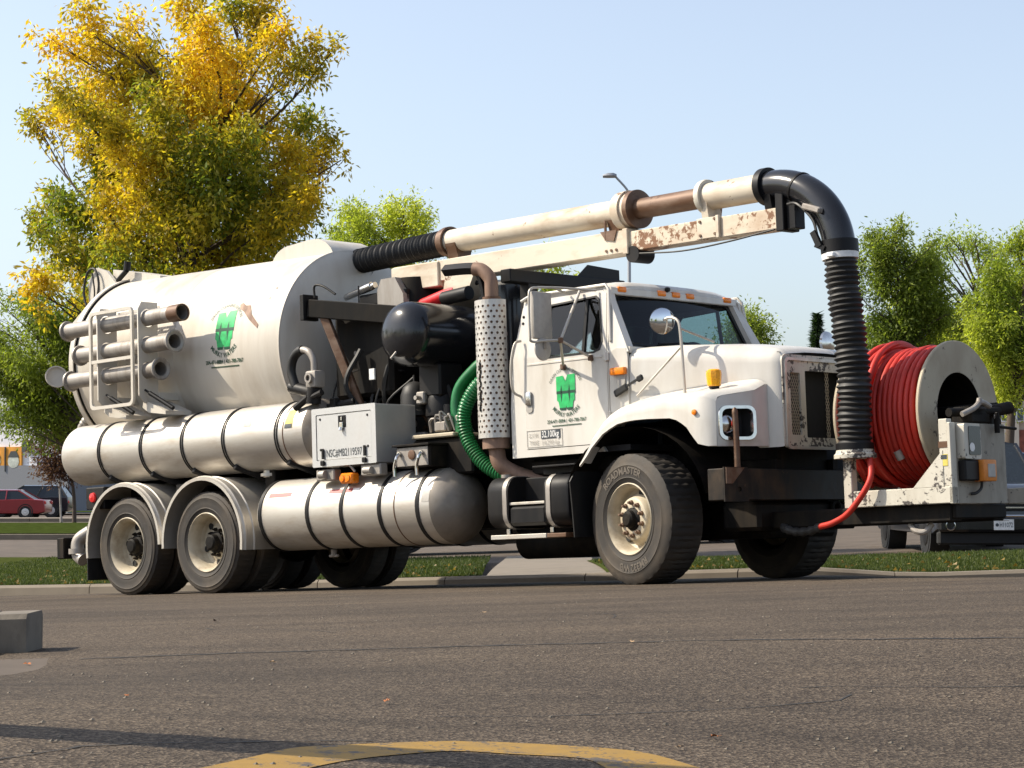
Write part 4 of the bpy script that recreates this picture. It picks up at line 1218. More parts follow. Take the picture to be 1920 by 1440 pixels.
for s in (-1, 1):
    secs = []
    for x in xs:
        zt_, zl_, o_, i_ = lerp_tab(ztop, x), lerp_tab(zlow, x), lerp_tab(yo, x), lerp_tab(yin, x)
        h = min(.05, (zt_ - zl_) * .4)
        dr_ = .045 * max(0, (x - .84) / .105) ** 2; zt_ -= dr_
        bl = float(sstep_(.45, .945, x))
        rise = .10 if x > -.1 else .10 * max(0, (x + .53) / .43)
        se = [(i_, zt_ + rise), (i_ * .7 + o_ * .3, zt_ + rise * .42), (i_ * .3 + o_ * .7, zt_ + .012), (o_ + .055, zt_), (o_ + .018, zt_ - h * .3), (o_, zt_ - h), (o_, (zt_ - h) * .5 + zl_ * .5), (o_ - .004, zl_ + .004), (o_ + .02, zl_)]
        secs.append([V((x + bl * (face_x(y) - .945), y * -s, z)) for y, z in se])
    fe = part('front_fender', MB().loft(secs, closed=False), 'white', None, 40)
    part('fender_liner', MB().loft([[V((xx, s * y, 0.55 + .72 * math.sin(math.radians(a)) + .06)) for y in (.55, 1.17)] for a, xx in ((a, .03 + .80 * math.cos(math.radians(a))) for a in range(10, 171, 10))], closed=False), 'grime')
    # front face with the headlight opening
    face = [(-1.138, 1.112), (-1.138, 1.49), (-1.09, 1.53), (-.98, 1.54), (-.83, 1.57), (-.655, 1.625), (-.655, 1.112)]
    part('fender_front', MB().plate([(s * -u, v) for u, v in face], [[(s * -u, v) for u, v in rrect(-1.115, -.825, 1.175, 1.43, .055, 4)]], lambda u, v: (face_x(u), u, v), V((-.03, 0, 0))), 'white', fe)
    bz = part('headlight_bezel', MB().plate([(s * -u, v) for u, v in rrect(-1.125, -.815, 1.162, 1.443, .065, 5)], [[(s * -u, v) for u, v in rrect(-1.10, -.84, 1.187, 1.418, .05, 5)]], lambda u, v: (face_x(u) + .014, u, v), V((-.035, 0, 0))), 'chrome', fe)
    part('headlight_bucket', MB().loft([[V((face_x(u) - dx, s * -u, v)) for u, v in rrect(-1.108, -.832, 1.18, 1.425, .05, 5)] for dx in (-.004, .06, .12)], True, False).plate(rrect(-1.108, -.832, 1.18, 1.425, .05, 5), [], lambda u, v: (face_x(u) - .119, s * -u, v), V((-.01, 0, 0))), 'gap', fe)
    part('headlight', MB().lathe([(0, .09), (.035, .088), (.06, .07), (.076, .035), (.08, 0)], (.925, s * 1.02, 1.295), (1, s * .35, 0), 28), 'chrome', fe)
    part('side_marker', MB().lathe([(0, .024), (-.012, .022), (-.018, 0)] if s < 0 else [(0, .024), (.012, .022), (.018, 0)], (.765, s * 1.205, 1.40), YA, 18), 'amber', fe)
    part('hood_latch', MB().bar((-.25, s * 1.03, 1.63), (-.10, s * 1.03, 1.69), .03, .065, .012).bar((-.12, s * 1.03, 1.685), (.02, s * 1.02, 1.745), .015, .018).bar((.0, s * 1.02, 1.735), (.06, s * 1.01, 1.76), .03, .055, .012), 'rubber')
mb = MB().lathe([(0, .04), (.02, .045), (.022, 0)], (.78, -.95, 1.60), (0, 0, 1), 20)
part('beacon_base', mb, 'black')
part('hood_beacon', MB().lathe([(.02, .050), (.03, .058), (.12, .066), (.15, .062), (.162, .045), (.165, 0)], (.78, -.95, 1.60), (0, 0, 1), 10), 'beacon', None, 20)

# mirrors -------------------------------------------------------------------------------
J = V((-.61, -1.30, 2.118))
tub = MB()
tub.path([(-.69, -.94, 2.58), J], .013, 8)
tub.path(catmull([J, (-.70, -1.38, 2.12), (-.785, -1.47, 2.115), (-.785, -1.495, 2.18), (-.785, -1.495, 2.5), (-.785, -1.46, 2.575), (-.78, -1.38, 2.592)], 5), .011, 8)
tub.path([(-.78, -1.38, 2.592), (-.70, -1.2, 2.592), (-.50, -.94, 2.565)], .011, 8)
tub.path([(-.73, -1.25, 2.592), (-.85, -.94, 2.58)], .010, 8)
tub.path([J, (-.85, -1.015, 1.925)], .012, 8)
tub.path([J, (-.52, -1.015, 1.975)], .012, 8)
mr = part('mirror_bracket', tub, 'alu_dull')
part('bracket_clamp', MB().b2(-.87, -.83, -1.04, -1.0, 1.895, 1.945, .006).b2(-.54, -.50, -1.04, -1.0, 1.945, 1.995, .006).box(J, (.04, .04, .05), .008), 'rust', mr)
part('door_mirror', MB().b2(-.81, -.76, -1.465, -1.228, 2.14, 2.555, .018, 2), 'decalgrey', mr)
part('mirror_glass', MB().b2(-.814, -.8105, -1.45, -1.243, 2.16, 2.535), 'mirror', mr)
part('convex_mirror', MB().lathe([(0, .10), (.012, .099), (.020, .08), (.026, .04), (.027, 0)], (-.775, -1.357, 2.052), (1, 0, 0), 28), 'decalgrey', mr)
part('convex_clip', MB().b2(-.75, -.735, -1.375, -1.34, 2.05, 2.13, .005), 'steel', mr)
hb = MB()
hb.path(catmull([(.49, -.98, 1.575), (.48, -.98, 1.8), (.465, -.98, 2.10), (.44, -.98, 2.20), (.36, -.98, 2.235), (.28, -.98, 2.22)], 6), .013, 8)
hb.path([(.47, -.98, 1.98), (-.02, -1.0, 1.60)], .010, 8)
hb.path([(.47, -.98, 2.13), (.60, -.70, 2.02)], .010, 8)
hm = part('hood_mirror_bracket', hb, 'alu_dull')
part('hood_mirror', MB().lathe([(0, .108), (-.006, .108), (-.014, .085), (-.020, .04), (-.021, 0)], (.27, -.98, 2.215), V((-.62, .42, .05)), 30), 'mirror', hm)
part('hood_mirror_back', MB().lathe([(.012, 0), (.012, .06), (.005, .10), (.0, .112), (-.004, .112)], (.27, -.98, 2.215), V((-.62, .42, .05)), 30), 'chrome', hm)
part('far_hood_mirror', MB().lathe([(0, .108), (.02, .10), (.04, .06), (.045, 0)], (.55, .98, 2.10), (1, 0, 0), 24).path([(.55, .98, 2.08), (.55, .98, 1.58)], .013, 8), 'chrome')
part('grab_rail', MB().path(catmull([(-1.37, -1.0, 2.20), (-1.39, -1.06, 2.17), (-1.42, -1.08, 2.02), (-1.43, -1.08, 1.85), (-1.42, -1.06, 1.74), (-1.39, -1.0, 1.70)], 5), .012, 8), 'alu_dull')

# door lettering -------------------------------------------------------------------------
dm = door_map(-.84, 1.695)
door = [o for o in truck.children if o.name.startswith('cab_door')][0]
logo(lambda u, v, lift=.003: dm(u, v, lift + .004), .315, door, 'DRAIN CLEANING SERVICES')
def dplate(name, x0, x1, z0, z1, mat, lift):
    return part(name, MB().b2(x0, x1, -1.003 - lift, -1.003 - lift + .0015, z0, z1), mat, door)
DY = lambda lift: -1.0045 - lift
mb = MB(); mb.plate([(-1.33, 1.235), (-.90, 1.235), (-.90, 1.385), (-1.33, 1.385)], [[(-1.326, 1.239), (-.904, 1.239), (-.904, 1.381), (-1.326, 1.381)]], lambda u, v: (u, DY(.001), v), V((0, .002, 0)))
part('weight_label_border', mb, 'decalgrey', door)
part('weight_panel', MB().b2(-1.155, -.925, DY(.002), DY(-.001), 1.305, 1.378), 'decal', door)
mb = MB(); letters(mb, '32,100kg', .082, lambda u, v: (-1.04 + u, DY(.0035), 1.316 + v), .008, 1, .205)
part('weight_lettering', mb, 'decalwhite', door)
mb = MB()
letters(mb, 'G.V.W.', .056, lambda u, v: (-1.245 + u, DY(.0015), 1.32 + v), 0, 1, .12)
letters(mb, 'TARE', .056, lambda u, v: (-1.245 + u, DY(.0015), 1.255 + v), 0, 1, .11)
letters(mb, '14,290 kg', .056, lambda u, v: (-1.04 + u, DY(.0015), 1.250 + v), 0, 1, .20)
part('weight_lettering', mb, 'decalgrey', door)

# bumper -----------------------------------------------------------------------------------
bp = part('bumper', MB().b2(.90, 1.07, -1.24, 1.24, .665, .925, .008), 'bumper')
part('bumper_end', MB().plate([(-1.25, .655), (-1.25, .935), (-.94, .935), (-.94, .655)], [rrect(-1.09, -1.03, .735, .775, .018, 3)], lambda u, v: (1.085, u, v), V((-.014, 0, 0))), 'bumper', bp)
part('bumper_gusset', MB().plate([(-1.24, .80), (-1.16, .80), (-1.0, .93), (-1.24, .93)], [], lambda u, v: (1.10, u, v), V((-.014, 0, 0))), 'rust', bp)
part('bumper_post', MB().path(catmull([(1.05, -1.03, .92), (1.05, -1.03, 1.15), (1.045, -1.03, 1.38)], 4), .026, 12).lathe([(0, .026), (.02, .024), (.04, .012), (.045, 0)], (1.045, -1.03, 1.38), (0, 0, 1), 12), 'rust', bp)
part('tow_eye', MB().path([V((1.02, .35 + .055 * math.cos(a), .60 + .055 * math.sin(a))) for a in np.linspace(0, 2 * PI, 17)], .02, 8, False), 'grime', bp)
part('under_bumper', MB().b2(.6, 1.0, -.7, .7, .42, .66, .03), 'grime')

# hose reel ------------------------------------------------------------------------------------
RX0, RX1, RY, RZ = 1.60, 2.37, .18, 1.315
reel = part('reel_drum', MB().lathe([(RX0, .335), (RX1, .335)], (0, RY, RZ), (1, 0, 0), 48).lathe([(RX0, .0), (RX0, .33)], (0, RY, RZ), (1, 0, 0), 32), 'cream')
for x, nm in ((RX1, 'reel_flange'), (RX0 - .03, 'reel_flange')):
    part(nm, MB().lathe([(0, .33), (0, .585), (.008, .592), (.026, .592), (.034, .585), (.034, .33)], (x, RY, RZ), (1, 0, 0), 64), 'flange', reel)
part('reel_sleeve', MB().lathe([(RX0 + .1, .329), (RX1 + .03, .329)], (0, RY, RZ), (1, 0, 0), 40), 'grime', reel)
part('reel_inside', MB().lathe([(RX0 + .1, 0), (RX0 + .1, .32)], (0, RY, RZ), (1, 0, 0), 24), 'grime', reel)
# wound hose
pts = []
npitch = .0485
turns = int((RX1 - RX0 - .05) / npitch)
for lay, rr_ in ((0, .43), (1, .50), (2, .545)):
    for k in range(turns * 36 + 1):
        f = k / 36 / turns
        if lay % 2: f = 1 - f
        x = RX0 + .03 + f * (RX1 - RX0 - .055)
        wob = .010 * math.sin(k * .11 + lay) + .007 * math.sin(k * .037)
        if lay == 2 and x < RX0 + .34:
            r_ = rr_ + .014 * math.sin(k * .05)
            x += .02 * math.sin(k * .021)
        else:
            r_ = rr_
        a = 2 * PI * k / 36 + lay
        pts.append(V((x, RY + (r_ + wob * .4) * math.cos(a), RZ + (r_ + wob * .4) * math.sin(a))))
hose_o = part('reel_hose', MB().path(pts, .0255, 8), 'redhose', reel, 80)
# strands that cross over the winding, and the lead that hangs down to its grey end
def wrap(a0, a1, x0, x1, r, n=24):
    return [V((x0 + (x1 - x0) * i / n, RY + r * math.cos(math.radians(a0 + (a1 - a0) * i / n)), RZ + r * math.sin(math.radians(a0 + (a1 - a0) * i / n)))) for i in range(n + 1)]
part('loose_strand', MB().path(wrap(60, 250, 1.92, 1.66, .592), .0255, 10), 'redhose', reel, 80)
part('loose_strand', MB().path(wrap(80, 270, 1.72, 1.96, .598), .0255, 10), 'redhose', reel, 80)
part('loose_strand', MB().path(wrap(70, 230, 1.80, 1.72, .604), .0255, 10), 'redhose', reel, 80)
lead = wrap(75, 190, 1.86, 1.94, .615)
lead2 = catmull([lead[-2], lead[-1], (2.02, -.56, .98), (2.08, -.66, .78), (1.90, -.68, .55), (1.72, -.66, .46), (1.55, -.62, .43)], 8)
part('hose_lead', MB().path(lead[:-2] + lead2, .0255, 10), 'redhose', reel, 80)
part('hose_tail', MB().path(catmull([(1.56, -.60, .432), (1.42, -.58, .40), (1.28, -.56, .395), (1.16, -.55, .42), (1.10, -.5, .44)], 5), [.03 + .005 * (i % 3) for i in range(21)], 10), 'hosegrey', reel)
part('hose_joint', MB().cyl(V((2.12, RY - .50, RZ - .30)), V((2.14, RY - .475, RZ - .37)), .032, n=12), 'steel', reel)
# reel frame
rf = part('reel_frame', MB().b2(1.84, 2.80, -.60, -.52, .57, .70, .006).b2(1.84, 2.76, .72, .80, .57, .70, .006).b2(1.845, 1.92, -.52, .72, .575, .695, .006), 'chipped')
part('frame_upright', MB().b2(1.79, 1.87, -.61, -.53, .565, .97, .006), 'chipped', rf)
part('frame_upright', MB().b2(2.69, 2.77, -.595, -.525, .70, 1.225, .006), 'chipped', rf)
part('frame_gusset', MB().plate([(2.44, .70), (2.72, .98), (2.72, .70)], [], lambda u, v: (u, -.60, v), V((0, .012, 0))), 'chipped', rf)
part('frame_bearing', MB().b2(2.62, 2.80, -.30, .0, 1.19, 1.33, .02), 'grime', rf)
part('front_panel', MB().b2(2.775, 2.79, -.525, .21, .565, 1.195, .004), 'panelgrey', rf)
part('panel_edge', MB().b2(2.765, 2.80, -.60, -.525, .565, 1.195, .006), 'chipped', rf)
part('caution_label', MB().b2(2.70, 2.765, -.599, -.5965, .86, .95), 'yellowdecal', rf)
part('caution_print', MB().b2(2.705, 2.76, -.6, -.5975, .91, .945), 'decal', rf)
part('black_band', MB().b2(2.686, 2.774, -.598, -.522, 1.0, 1.05), 'rust', rf)
part('meter_case', MB().plate(rrect(-.50, -.26, .91, 1.185, .02), [], lambda u, v: (2.86, u, v), V((-.075, 0, 0))), 'chipped', rf)
part('meter_glass', MB().plate(rrect(-.44, -.275, .94, 1.165, .015), [], lambda u, v: (2.866, u, v), V((-.008, 0, 0))), 'gloss', rf)
part('meter_dial', MB().lathe([(0, .035), (.004, .035), (.004, 0)], (2.864, -.40, 1.0), (1, 0, 0), 18), 'decalwhite', rf)
part('relay_case', MB().b2(2.79, 2.86, -.50, -.30, .74, .90, .01), 'black', rf)
part('orange_remote', MB().b2(2.80, 2.90, -.30, -.11, .735, .905, .012, 2), 'orangebox', rf)
part('remote_face', MB().b2(2.895, 2.906, -.245, -.14, .765, .87, .004), 'decalgrey', rf)
part('remote_cable', MB().path(catmull([(2.85, -.26, .735), (2.84, -.26, .68), (2.83, -.32, .645), (2.80, -.35, .64)], 5), .012, 6), 'rubber', rf)
mb = MB().cyl((2.70, -.45, 1.28), (2.80, .12, 1.30), .035, n=12).cyl((2.76, .08, 1.30), (2.82, .26, 1.33), .05, n=12).b2(2.68, 2.80, -.30, -.10, 1.24, 1.33, .02)
mb.cyl((2.84, .02, 1.28), (2.84, .02, 1.12), .022, n=10).cyl((2.84, .0, 1.17), (2.84, .30, 1.16), .012, n=8)
part('swivel_joint', mb, 'grime', rf)
part('swivel_valve', MB().path(catmull([(2.80, -.42, 1.26), (2.84, -.30, 1.31), (2.84, -.20, 1.36), (2.83, -.06, 1.33)], 5), .022, 10).lathe([(0, .03), (.04, .02), (.045, 0)], (2.84, -.22, 1.35), (0, 0, 1), 12).lathe([(0, .035), (.012, .035)], (2.83, .03, 1.25), (1, 0, 0), 14), 'steel', rf)
part('reel_shaft', MB().cyl((1.5, RY, RZ), (2.75, RY, RZ), .06, n=16).b2(2.60, 2.74, RY - .08, RY + .08, .7, RZ, .01), 'grime', rf)
part('carrier_beam', MB().b2(.9, 2.72, -.52, -.36, .43, .57, .01).b2(.9, 2.72, .10, .26, .43, .57, .01).b2(2.45, 2.75, -.5, .25, .45, .565, .01), 'grime')
part('carrier_valve', MB().path(catmull([(2.30, -.45, .42), (2.36, -.47, .37), (2.44, -.46, .36), (2.48, -.42, .42)], 5), .026, 10), 'steel')

# loose pieces kept on the truck: the three spare pipes in the rack and the green hose
def on_truck(o):
    o.matrix_world = TRUCK_M @ o.matrix_world if o.parent is None else o.matrix_world
def spare_pipe(x0, x1, z, mat_end, label, flare):
    e = bpy.data.objects.new('suction_pipe', None); COL.objects.link(e)
    e.matrix_world = TRUCK_M @ Matrix.Translation(((x0 + x1) / 2, -1.245, z))
    tag(e, label, 'pipe', 'spare suction pipes in the rack')
    h = (x1 - x0) / 2
    mkobj('pipe_body', MB().lathe([(-h, .074), (-h, .085), (h, .085), (h, .074), (h - .25, .072), (-h, .072)], (0, 0, 0), (1, 0, 0), 32), M['steel'], e)
    mkobj('pipe_bore', MB().lathe([(h - .22, .0), (h - .22, .074)], (0, 0, 0), (1, 0, 0), 20), M['gap'], e)
    mkobj('flange', MB().lathe([(-h + .02, .085), (-h + .02, .112), (-h, .115), (-h - .012, .105), (-h - .012, .07)], (0, 0, 0), (1, 0, 0), 32), M['steel'], e)
    if flare:
        mkobj('flange', MB().lathe([(h - .03, .085), (h - .015, .115), (h + .012, .122), (h + .02, .108), (h + .005, .078)], (0, 0, 0), (1, 0, 0), 32), M['steel'], e)
    else:
        mkobj('rusty_sleeve', MB().lathe([(h - .16, .086), (h - .16, .090), (h + .02, .092), (h + .02, .078), (h - .1, .076)], (0, 0, 0), (1, 0, 0), 28), M['rust'], e)
    return e
spare_pipe(-8.09, -6.02, 2.93, 'rust', 'topmost grey suction pipe in the side rack, with a rusty open end', False)
spare_pipe(-7.86, -6.15, 2.64, 'steel', 'middle grey suction pipe in the side rack, with flared flange end', True)
p3 = spare_pipe(-8.04, -6.40, 2.37, 'steel', 'lowest grey suction pipe in the side rack, with a loose rear cap', True)
mkobj('pipe_cap', MB().lathe([(0, .0), (0, .10), (.012, .125), (.03, .125), (.03, .11)], (-1.02, -.06, .06), V((.8, -.35, .2)), 28), M['tank'], p3)
gh = bpy.data.objects.new('green_hose', None); COL.objects.link(gh)
gh.matrix_world = TRUCK_M @ Matrix.Translation((-2.1, -.85, 1.5))
tag(gh, 'green corrugated suction hose draped down behind the cab beside the exhaust', 'hose')
def gpath(pts): return [V(p) - V((-2.1, -.85, 1.5)) for p in pts]
g1 = resample(catmull(gpath([(-1.95, -.80, 2.12), (-2.12, -.84, 2.02), (-2.30, -.88, 1.84), (-2.32, -.90, 1.6), (-2.20, -.90, 1.35), (-2.0, -.88, 1.15), (-1.8, -.84, 1.04), (-1.55, -.78, 1.0)]), 8), .008)
mkobj('smooth_length', MB().path(g1, .055, 16), M['green'], gh, 60)
g2 = resample(catmull(gpath([(-1.84, -.9, 1.95), (-2.02, -.95, 1.82), (-2.14, -.98, 1.6), (-2.10, -.98, 1.36), (-1.96, -.96, 1.16), (-1.76, -.92, 1.03), (-1.50, -.86, .99)]), 8), .0075)
mkobj('ribbed_length', MB().path(g2, [.066 + .0055 * math.sin(2 * PI * i * .0075 / .03) for i in range(len(g2))], 18), M['green'], gh, 70)
# ================================================================== ground
NX, NY = 0.0323, -0.0313          # slope of the road the truck stands on
TZ = CAM_Z - 0.768795
def plane_z(X, Y):
    return TZ + NX * (X - 1.829) + NY * (Y - 18.818)
KX = [-40, -14, -9, -5, -2.5, -0.5, 1.2, 3.0, 6.0, 12, 40]
KY = [44, 33.2, 30.2, 28.0, 26.4, 24.9, 23.4, 22.5, 22.1, 22.0, 22.0]
def kerb_y(X):
    return float(np.interp(X, KX, KY))
def sstep(a, b, t):
    t = np.clip((t - a) / (b - a), 0, 1)
    return t * t * (3 - 2 * t)
def road_z(X, Y):
    """road surface incl. crest in front of the truck and the gutter at the kerb"""
    z = plane_z(np.clip(X, -12, 9), np.minimum(Y, 34.0))
    z = z - .105 * np.clip(X, -6, 6) * (1 - sstep(3.0, 7.5, Y))
    d = np.maximum(0, 15 - Y)
    z = z - .0013 * d * d
    kd = np.interp(X, KX, KY) - Y
    z = z - .15 * sstep(1.8, .1, kd) - .014 * np.clip(Y - 15, 0, 8) * sstep(2.9, 4.4, X)
    far = CAM_Z - 1.10 + .030 * np.clip(X, -9, 8) + .0026 * np.clip(Y - 60, 0, 60)
    w = sstep(24, 40, Y)
    return z * (1 - w) + far * w
def ground_z(X, Y):
    return float(road_z(np.float64(X), np.float64(Y)))
def ground_px(px, py):
    """where the ray of a photo pixel meets the road"""
    lo, hi = 1.0, 200.0
    prev = None
    y = 1.0
    while y < 150:
        p = at(px, py, y)
        if p.z < ground_z(p.x, p.y):
            return V((p.x, p.y, ground_z(p.x, p.y)))
        y += .02 if y < 12 else .1
    return p

def asphalt_mat():
    m, nt, b = new_mat('asphalt')
    big = noise(nt, .35, 4, .6)
    mid = noise(nt, 2.2, 5, .6, stretch=(.22, 1.0, 1))
    fine = nt.nodes.new('ShaderNodeTexVoronoi')
    tc = nt.nodes.new('ShaderNodeTexCoord')
    nt.links.new(tc.outputs['Object'], fine.inputs['Vector'])
    fine.inputs['Scale'].default_value = 125
    f2 = noise(nt, 160, 3, .6)
    r0 = ramp(nt, fine.outputs['Color'], [(0.10, (.024, .0165, .011)), (0.5, (.062, .0455, .0315)), (0.92, (.165, .130, .094))])
    r1 = ramp(nt, big, [(.3, (.66, .65, .64)), (.5, (.95, .94, .92)), (.7, (1.2, 1.18, 1.14))])
    r2 = ramp(nt, mid, [(.28, (.62, .61, .60)), (.5, (1, 1, 1)), (.72, (1.22, 1.21, 1.19))])
    c = mixc(nt, 1.0, r0.outputs['Color'], r1.outputs['Color'], 'MULTIPLY')
    c = mixc(nt, 1.0, c, r2.outputs['Color'], 'MULTIPLY')
    nt.links.new(c, b.inputs['Base Color'])
    b.inputs['Roughness'].default_value = .9
    b.inputs['Specular IOR Level'].default_value = .3
    ad = nt.nodes.new('ShaderNodeMath'); ad.operation = 'ADD'
    nt.links.new(fine.outputs['Distance'], ad.inputs[0]); nt.links.new(f2, ad.inputs[1])
    bump(nt, b, ad.outputs[0], .75, .006)
    return m
M['asphalt'] = asphalt_mat()
M['road'] = plain('far_road', (.095, .075, .058), .9, 0, .25, 1.5, .3)
M['concrete'] = weathered('concrete', (.185, .155, .118), (.095, .076, .056), .8, .85, scale=3, streak=(1, 1, 1), bmp=.15)
M['oldkerb'] = weathered('old_concrete', (.165, .142, .112), (.055, .046, .036), .95, .9, scale=14, streak=(1, 1, .5), bmp=.5, chips=(.06, .055, .05), chip_at=.66)
M['yellow'] = weathered('road_paint_yellow', (.27, .155, .02), (.12, .09, .05), .9, .75, scale=16, streak=(1, 1, 1), bmp=.2, chips=(.075, .060, .046), chip_at=.56)
M['sealant'] = plain('crack', (.022, .020, .018), .8)
M['soil'] = plain('verge_soil', (.050, .062, .018), .95, 0, .4, 6, 0.0)

def sheet(name, xs, ys, zf, mat, parent=None):
    vs = [(x, y, zf(x, y)) for y in ys for x in xs]
    n = len(xs)
    fs = [(j * n + i, j * n + i + 1, (j + 1) * n + i + 1, (j + 1) * n + i) for j in range(len(ys) - 1) for i in range(n - 1)]
    mb = MB(); mb.add(vs, fs)
    return mkobj(name, mb, mat, parent, 60)
xs = list(np.linspace(-14, 14, 113))
ys = list(np.linspace(-3, 20, 93)) + list(np.linspace(20.2, 36, 80))
road = sheet('road', xs, ys, ground_z, M['asphalt'])
tag(road, 'coarse grey asphalt road surface in front of the truck', kind='structure')
xs2 = sorted(list(np.linspace(-14, 14, 29)) + [-3000, -900, -300, -120, -60, -40, -25, 25, 40, 60, 120, 300, 900, 3000])
ys2 = [-40, -12, -3, 5, 15] + list(np.linspace(22, 60, 39)) + [70, 80, 90, 100, 120, 160, 240, 500, 1200, 3000]
gr0 = sheet('ground', xs2, ys2, lambda x, y: ground_z(x, y) - (.06 if (abs(x) < 13 and -2.5 < y < 35) else .03), M['road'])
tag(gr0, 'grey tarmac ground reaching to the horizon', kind='structure')

# cracks along the road
def strip_on_road(name, pts, w, mat, lift=.004, parent=None, jit=.0):
    P = []
    for a, b in zip(pts, pts[1:]):
        n = max(2, int((b - a).length / .06))
        P += [a.lerp(b, k / n) for k in range(n)]
    P.append(pts[-1])
    vs, fs = [], []
    for i, p in enumerate(P):
        t = (P[min(i + 1, len(P) - 1)] - P[max(i - 1, 0)]).normalized()
        nrm = V((-t.y, t.x, 0))
        o = jit * (rng.random() - .5)
        ww = w * (.5 + rng.random()) if jit else w
        for sg in (-1, 1):
            q = p + nrm * (o + sg * ww / 2)
            vs.append((q.x, q.y, ground_z(q.x, q.y) + lift))
    for i in range(len(P) - 1):
        fs.append((2 * i, 2 * i + 1, 2 * i + 3, 2 * i + 2))
    mb = MB(); mb.add(vs, fs)
    return mkobj(name, mb, mat, parent)
cr = [ground_px(*q) for q in ((150, 1236), (420, 1226), (700, 1218), (960, 1210), (1180, 1205), (1300, 1202), (1420, 1200), (1650, 1199), (1920, 1197), (1990, 1196))]
strip_on_road('road_crack', cr, .030, M['sealant'], .0018, road, .03)
cr = [ground_px(*q) for q in ((-40, 1432), (60, 1416), (150, 1402), (260, 1396), (420, 1394), (560, 1391), (700, 1391))]
strip_on_road('road_crack', cr, .008, M['sealant'], .0018, road, .01)
for q0, n_, sd in (((1500, 1290), 9, 1), ((300, 1180), 8, 2), ((1120, 1150), 7, 3), ((820, 1345), 6, 4)):
    r_ = np.random.default_rng(sd)
    P_ = [ground_px(*q0)]
    a_ = r_.uniform(-.5, .5)
    for k in range(n_):
        a_ += r_.normal() * .35
        P_.append(P_[-1] + V((math.cos(a_), math.sin(a_) * .8, 0)) * r_.uniform(.10, .28))
    strip_on_road('road_crack', P_, .007, M['sealant'], .0018, road, .008)
# yellow painted outline
out_ = [(330, 1452), (420, 1432), (560, 1404), (720, 1396), (850, 1391), (1000, 1396), (1130, 1404), (1200, 1412), (1270, 1428), (1340, 1450)]
inn_ = [(1140, 1450), (1122, 1432), (1108, 1423), (1000, 1418), (850, 1411), (760, 1415), (690, 1424), (600, 1438), (540, 1452)]
def paint(name, polypx, mat, lift):
    P = [ground_px(*q) for q in polypx]
    bm = bmesh.new()
    bm.faces.new([bm.verts.new((p.x, p.y, 0)) for p in P])
    bmesh.ops.triangulate(bm, faces=list(bm.faces))
    bmesh.ops.subdivide_edges(bm, edges=list(bm.edges), cuts=3, use_grid_fill=True)
    bm.verts.index_update()
    mb = MB(); mb.add([(v.co.x, v.co.y, ground_z(v.co.x, v.co.y) + lift) for v in bm.verts], [[v.index for v in f.verts] for f in bm.faces])
    bm.free()
    return mkobj(name, mb, mat, road)
def paint_band(name, A, B, mat, lift, n=8):
    """strip between two pixel lines with the same number of points"""
    vs, fs = [], []
    a3 = catmull([ground_px(*q) for q in A], n); b3 = catmull([ground_px(*q) for q in B], n)
    m = min(len(a3), len(b3))
    for p, q in zip(a3[:m], b3[:m]):
        for k in range(4):
            r = p.lerp(q, k / 3)
            vs.append((r.x, r.y, ground_z(r.x, r.y) + lift))
    for i in range(m - 1):
        for k in range(3):
            fs.append((4 * i + k, 4 * i + k + 1, 4 * i + k + 5, 4 * i + k + 4))
    mb = MB(); mb.add(vs, fs)
    return mkobj(name, mb, mat, road)
paint_band('yellow_line', [(330, 1452), (460, 1424), (560, 1404), (700, 1397), (850, 1391), (1000, 1396), (1130, 1404), (1220, 1416), (1340, 1450)], [(520, 1456), (600, 1438), (660, 1428), (740, 1417), (850, 1411), (960, 1416), (1060, 1421), (1108, 1428), (1150, 1452)], M['yellow'], .0018)

# ---- foreground kerb at the left ------------------------------------------------------
c0 = ground_px(48, 1224); 
KH = .15
def kblock(name, x0, x1, y0, y1, h, mat, parent, cham=.02):
    secs = []
    for x in (x0, x1):
        g = min(ground_z(x, y0), ground_z(x, y1)) - .03
        t = ground_z(x, y0) + h
        secs.append([V((x, y0, g)), V((x, y0 + .005, t - cham)), V((x, y0 + cham, t)), V((x, y1 - cham, t)), V((x, y1, t - cham)), V((x, y1, g))])
    return mkobj(name, MB().loft(secs), mat, parent, 25)
kerb_near = empty('kerb', (0, 0, 0))
tag(kerb_near, 'worn concrete kerb end standing at the left of the road', 'kerb')
bx = c0.x
kblock('kerb_stone', bx - .155, bx, c0.y, c0.y + .30, KH, M['oldkerb'], kerb_near)
kblock('kerb_stone', bx - .75, bx - .162, c0.y - .02, c0.y + .30, KH + .004, M['oldkerb'], kerb_near)
kblock('kerb_stone', bx - 2.4, bx - .757, c0.y - .03, c0.y + .30, KH, M['oldkerb'], kerb_near)
gp = [ground_px(*q) for q in ((-60, 1310), (-60, 1248), (38, 1243), (0, 1290), (-30, 1330))]
kblock('kerb_pan', bx - 2.4, bx - .10, c0.y - .42, c0.y - .035, .03, M['oldkerb'], kerb_near, .012)

